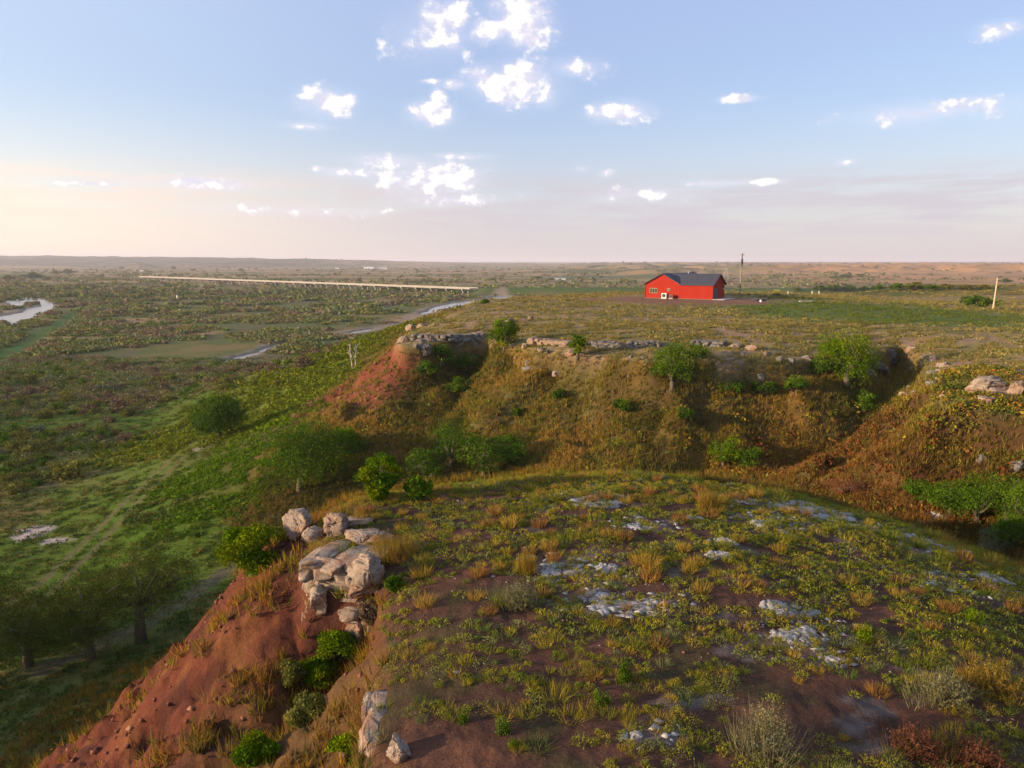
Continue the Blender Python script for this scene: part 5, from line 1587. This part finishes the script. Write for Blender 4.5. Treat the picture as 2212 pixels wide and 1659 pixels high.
ac_unit(5.9, -.8, plain('brown_casing', (.20, .10, .07), .5), 'smaller brown outdoor air conditioner next to the white one by the red wall', .38)

# ------------------------------------------------------------------ poles, tower and odds and ends on the hilltop
x, y, z, mp = hit(1598, 638)
pole = thing('utility_pole', 'tall wooden utility pole with a dark transformer behind the red house', 'utility pole', (x, y, z))
Hp = 90 * mp
MB().tube([(0, 0, -.5), (0.12, 0, Hp)], [.17, .11], 8).build('post', M_POLE, pole)
MB().tube([(.05, -.28, Hp * .72), (.05, -.28, Hp * .86)], .22, 10).build('transformer', M_DARK, pole)
MB().box(-.35, -.05, Hp * .955, .65, .05, Hp * .955 + .09).build('crossarm', M_POLE, pole)
MB().tube([(0.08, -.16, Hp * .66), (0.1, -.16, Hp * .98)], .09, 6).build('cable_riser', M_DARK, pole)
ptop = Vector((x + .12, y, z + Hp))
x, y, z, mp = hit(1578, 640)
tw = thing('lattice_tower', 'thin pale metal lattice tower beside the utility pole', 'tower', (x, y + 4, z))
Ht = 6.0
for sx in (-1, 1):
    for sy in (-1, 1):
        MB().tube([(sx * 1.15, sy * 1.15, -.3), (sx * .15, sy * .15, Ht)], .022, 5).build('leg', M_GALV, tw)
br_ = MB()
for k in range(5):
    f0, f1 = k / 5, (k + 1) / 5
    w0, w1 = 1.15 - f0, 1.15 - f1
    for (a, b) in (((-1, -1), (1, -1)), ((1, -1), (1, 1)), ((1, 1), (-1, 1)), ((-1, 1), (-1, -1))):
        br_.tube([(a[0] * w0, a[1] * w0, f0 * Ht), (b[0] * w1, b[1] * w1, f1 * Ht)], .010, 4)
        br_.tube([(a[0] * w1, a[1] * w1, f1 * Ht), (b[0] * w1, b[1] * w1, f1 * Ht)], .010, 4)
br_.build('lattice', M_GALV, tw)
x, y, z, mp = hit(2145, 668)
p2 = thing('wooden_pole', 'plain pale wooden pole standing by a dark bush on the grassy slope', 'utility pole', (x, y, z))
Hq = 66 * mp
MB().tube([(0, 0, -.5), (.24, 0, Hq)], [.15, .10], 8).build('post', M_PALEPOLE, p2)
MB().tube([(.24, 0, Hq), (.24, 0, Hq + .18)], .05, 6).build('insulator', M_GALV, p2)
q0 = Vector((x + .24, y, z + Hq + .15)); q1 = q0 + Vector((60, 6, 1.2))
def wire(a, b, lab, sag):
    m = MB(); pts = [a.lerp(b, k / 16) - Vector((0, 0, sag * 4 * (k / 16) * (1 - k / 16))) for k in range(17)]
    m.tube([p - a for p in pts], .022, 4)
    tag(m.build('power_line', M_DARK, None, a), lab, 'power line', None, 'thing')
wire(q0, q1, 'thin power line running on from the plain pole past the dark bush', .5)
# yellow tank on a skid
x, y, z, mp = hit(1677, 639)
yt = thing('yellow_tank', 'small yellow tank on a dark skid in the grass behind the red house', 'tank', (x, y, z + .15), .2)
yt.scale = (1.25, 1.25, 1.25)
MB().tube([(-.62, 0, .62), (-.5, 0, .62), (.5, 0, .62), (.62, 0, .62)], [.30, .40, .40, .30], 14).build('drum', M_YELLOW, yt, smooth=False)
sk = MB(); sk.box(-.7, -.36, .0, .7, -.26, .16); sk.box(-.7, .26, .0, .7, .36, .16); sk.box(-.5, -.36, .16, -.36, .36, .30); sk.box(.36, -.36, .16, .5, .36, .30)
sk.build('skid', M_DARK, yt)
x, y, z, mp = hit(1640, 650)
pt = thing('pallet_pile', 'dark pile of pallets lying in the shade past the house', 'pallet', (x, y, z), .3)
for k in range(3):
    m = MB()
    for j in range(6):
        m.box(-1.1 + j * .4, -.6, .02 + k * .17, -.85 + j * .4, .6, .06 + k * .17)
    for j in (-.55, 0, .48):
        m.box(-1.1, j, -.09 + k * .17, 1.15, j + .09, .018 + k * .17)
    m.build('pallet', plain('weathered_board', (.10, .085, .10), .9), pt)
x, y, z, mp = hit(1640, 652)
bk = thing('bucket', 'white bucket in front of the dark pallet pile', 'bucket', (x, y - .9, gz(x, y - .9)))
MB().tube([(0, 0, 0), (0, 0, .42)], [.17, .22], 14).build('body', M_WHITE, bk)
MB().tube([(-.22, 0, .40), (-.16, 0, .55), (.16, 0, .55), (.22, 0, .40)], .012, 4).build('handle', M_GALV, bk)
for (u, v, lab) in [(1702, 637, 'white marker post nearest the yellow tank'), (1754, 636, 'white marker post second of the pair in the tan grass'), (1769, 636, 'white marker post outermost of the pair in the tan grass')]:
    x, y, z, mp = hit(u, v)
    po = thing('marker_post', lab, 'post', (x, y, z))
    MB().box(-.07, -.07, -.2, .07, .07, .85).build('post', M_WHITE, po)
    MB().box(-.10, -.10, .851, .10, .10, .90).build('cap', M_GALV, po)
for (u, v, lab, ln) in [(1740, 652, 'white plank lying in the mown green grass', 2.6), (1716, 639, 'white board row lying behind the mown grass near the yellow tank', 3.4)]:
    x, y, z, mp = hit(u, v)
    b = MB(); b.box(-ln / 2, -.14, .0, ln / 2, .14, .06); b.box(-ln / 2 + .1, -.17, -.08, -ln / 2 + .3, .17, -.002); b.box(ln / 2 - .3, -.17, -.08, ln / 2 - .1, .17, -.002)
    tag(b.build('plank', M_WHITE, None, (x, y, z + .12)), lab, 'plank', None, 'thing')
x, y, z, mp = hit(382, 650)
sg = thing('sign_post', 'white sign on a dark post alone in the valley brush', 'sign', (x, y, z))
MB().tube([(0, 0, -.3), (0, 0, 2.6)], .10, 6).build('post', M_DARK, sg)
MB().box(-.15, -.22, 1.2, .75, -.12, 3.9).build('board', M_WHITE, sg)

# ------------------------------------------------------------------ the long bridge
def bridge():
    a = Vector((*on_plane(308, 597.5, 6.2), 0)); b = Vector((*on_plane(1024, 623, 5.0), 0))
    L = (b - a).length
    ang = math.atan2(b.y - a.y, b.x - a.x)
    root = thing('bridge', 'long low pale concrete road bridge crossing the valley', 'bridge', (a.x, a.y, 0), ang)
    root.rotation_euler = (0, math.asin(1.2 / L), ang)
    root.location.z = -2.0
    d = MB(); d.box(0, -5, 7.5, L, 5, 8.2)
    deck = d.build('deck', plain('bridge_concrete', (.27, .25, .23), .85, var=.1, scale=.2), root)
    for s in (-1, 1):
        r_ = MB(); r_.box(0, s * 4.7 - .2, 8.202, L, s * 4.7 + .2, 8.8)
        r_.build('parapet', plain('parapet_concrete', (.29, .265, .24), .85, var=.1, scale=.2), root)
    n = int(L / 19)
    for k in range(n):
        x = (k + .5) * L / n
        p = MB()
        for s in (-3, 3):
            p.box(x - .45, s - .45, -2, x + .45, s + .45, 6.2)
        p.box(x - .6, -4.6, 6.2, x + .6, 4.6, 7.498)
        p.build('pier', plain('pier_concrete', (.26, .23, .20), .9) if k == 0 else bpy.data.materials['pier_concrete'], root)
bridge()

# ------------------------------------------------------------------ buildings far out on the plain
def shed(u, v, wpx, hpx, wallc, roofc, lab, depth=.5):
    x, y, z, mp = hit(u, v)
    w_, h_ = wpx * mp, hpx * mp
    t = thing('building', lab, 'building', (x, y, z))
    m = MB(); m.box(-w_ / 2, 0, -1, w_ / 2, w_ * depth, h_ * .6); m.build('wall', wallc, t)
    r_ = MB(); o = .03 * w_
    r_.add([(-w_ / 2 - o, -o, h_ * .602), (w_ / 2 + o, -o, h_ * .602), (w_ / 2 + o, w_ * depth + o, h_ * .602), (-w_ / 2 - o, w_ * depth + o, h_ * .602), (-w_ / 2 - o, w_ * depth / 2, h_), (w_ / 2 + o, w_ * depth / 2, h_)],
           [(0, 1, 5, 4), (2, 3, 4, 5), (0, 4, 3), (1, 2, 5), (3, 2, 1, 0)])
    r_.build('roof', roofc, t)
    MB().box(-w_ * .06, -.02 * w_, -.5, w_ * .06, -.003 * w_, h_ * .4).build('door', M_DARK, t)
shed(796, 574.5, 20, 5, M_WHITE, M_WHITE, 'far white shed with a taller roof beyond the bridge')
shed(826, 575, 18, 3, M_WHITE, M_WHITE, 'far long low white shed next to the taller one beyond the bridge')
shed(1210, 604, 24, 5, M_WHITE, plain('green_roof', (.10, .16, .13), .6), 'low green-roofed farm building among trees past the bridge')
shed(728, 580, 8, 5, M_WHITE, M_GREYROCK, 'tiny white house on the tan plain behind the bridge')
shed(305, 586, 6, 4, M_WHITE, M_GREYROCK, 'tiny pale house near the far end of the bridge')

# ------------------------------------------------------------------ haze
hz_ = MB(); hz_.box(-26000, -26000, -3.0, 26000, 26000, 140)
mh = bpy.data.materials.new('haze_air'); mh.use_nodes = True
nh = mh.node_tree; nh.nodes.clear()
ho = nd(nh, 'ShaderNodeOutputMaterial'); hv = nd(nh, 'ShaderNodeVolumePrincipled')
hv.inputs['Color'].default_value = (0.86, 0.84, 0.92, 1)
hv.inputs['Density'].default_value = 0.00010
hv.inputs['Anisotropy'].default_value = 0.1
nh.links.new(hv.outputs[0], ho.inputs['Volume'])
haze = hz_.build('haze', mh)
haze['kind'] = 'stuff'
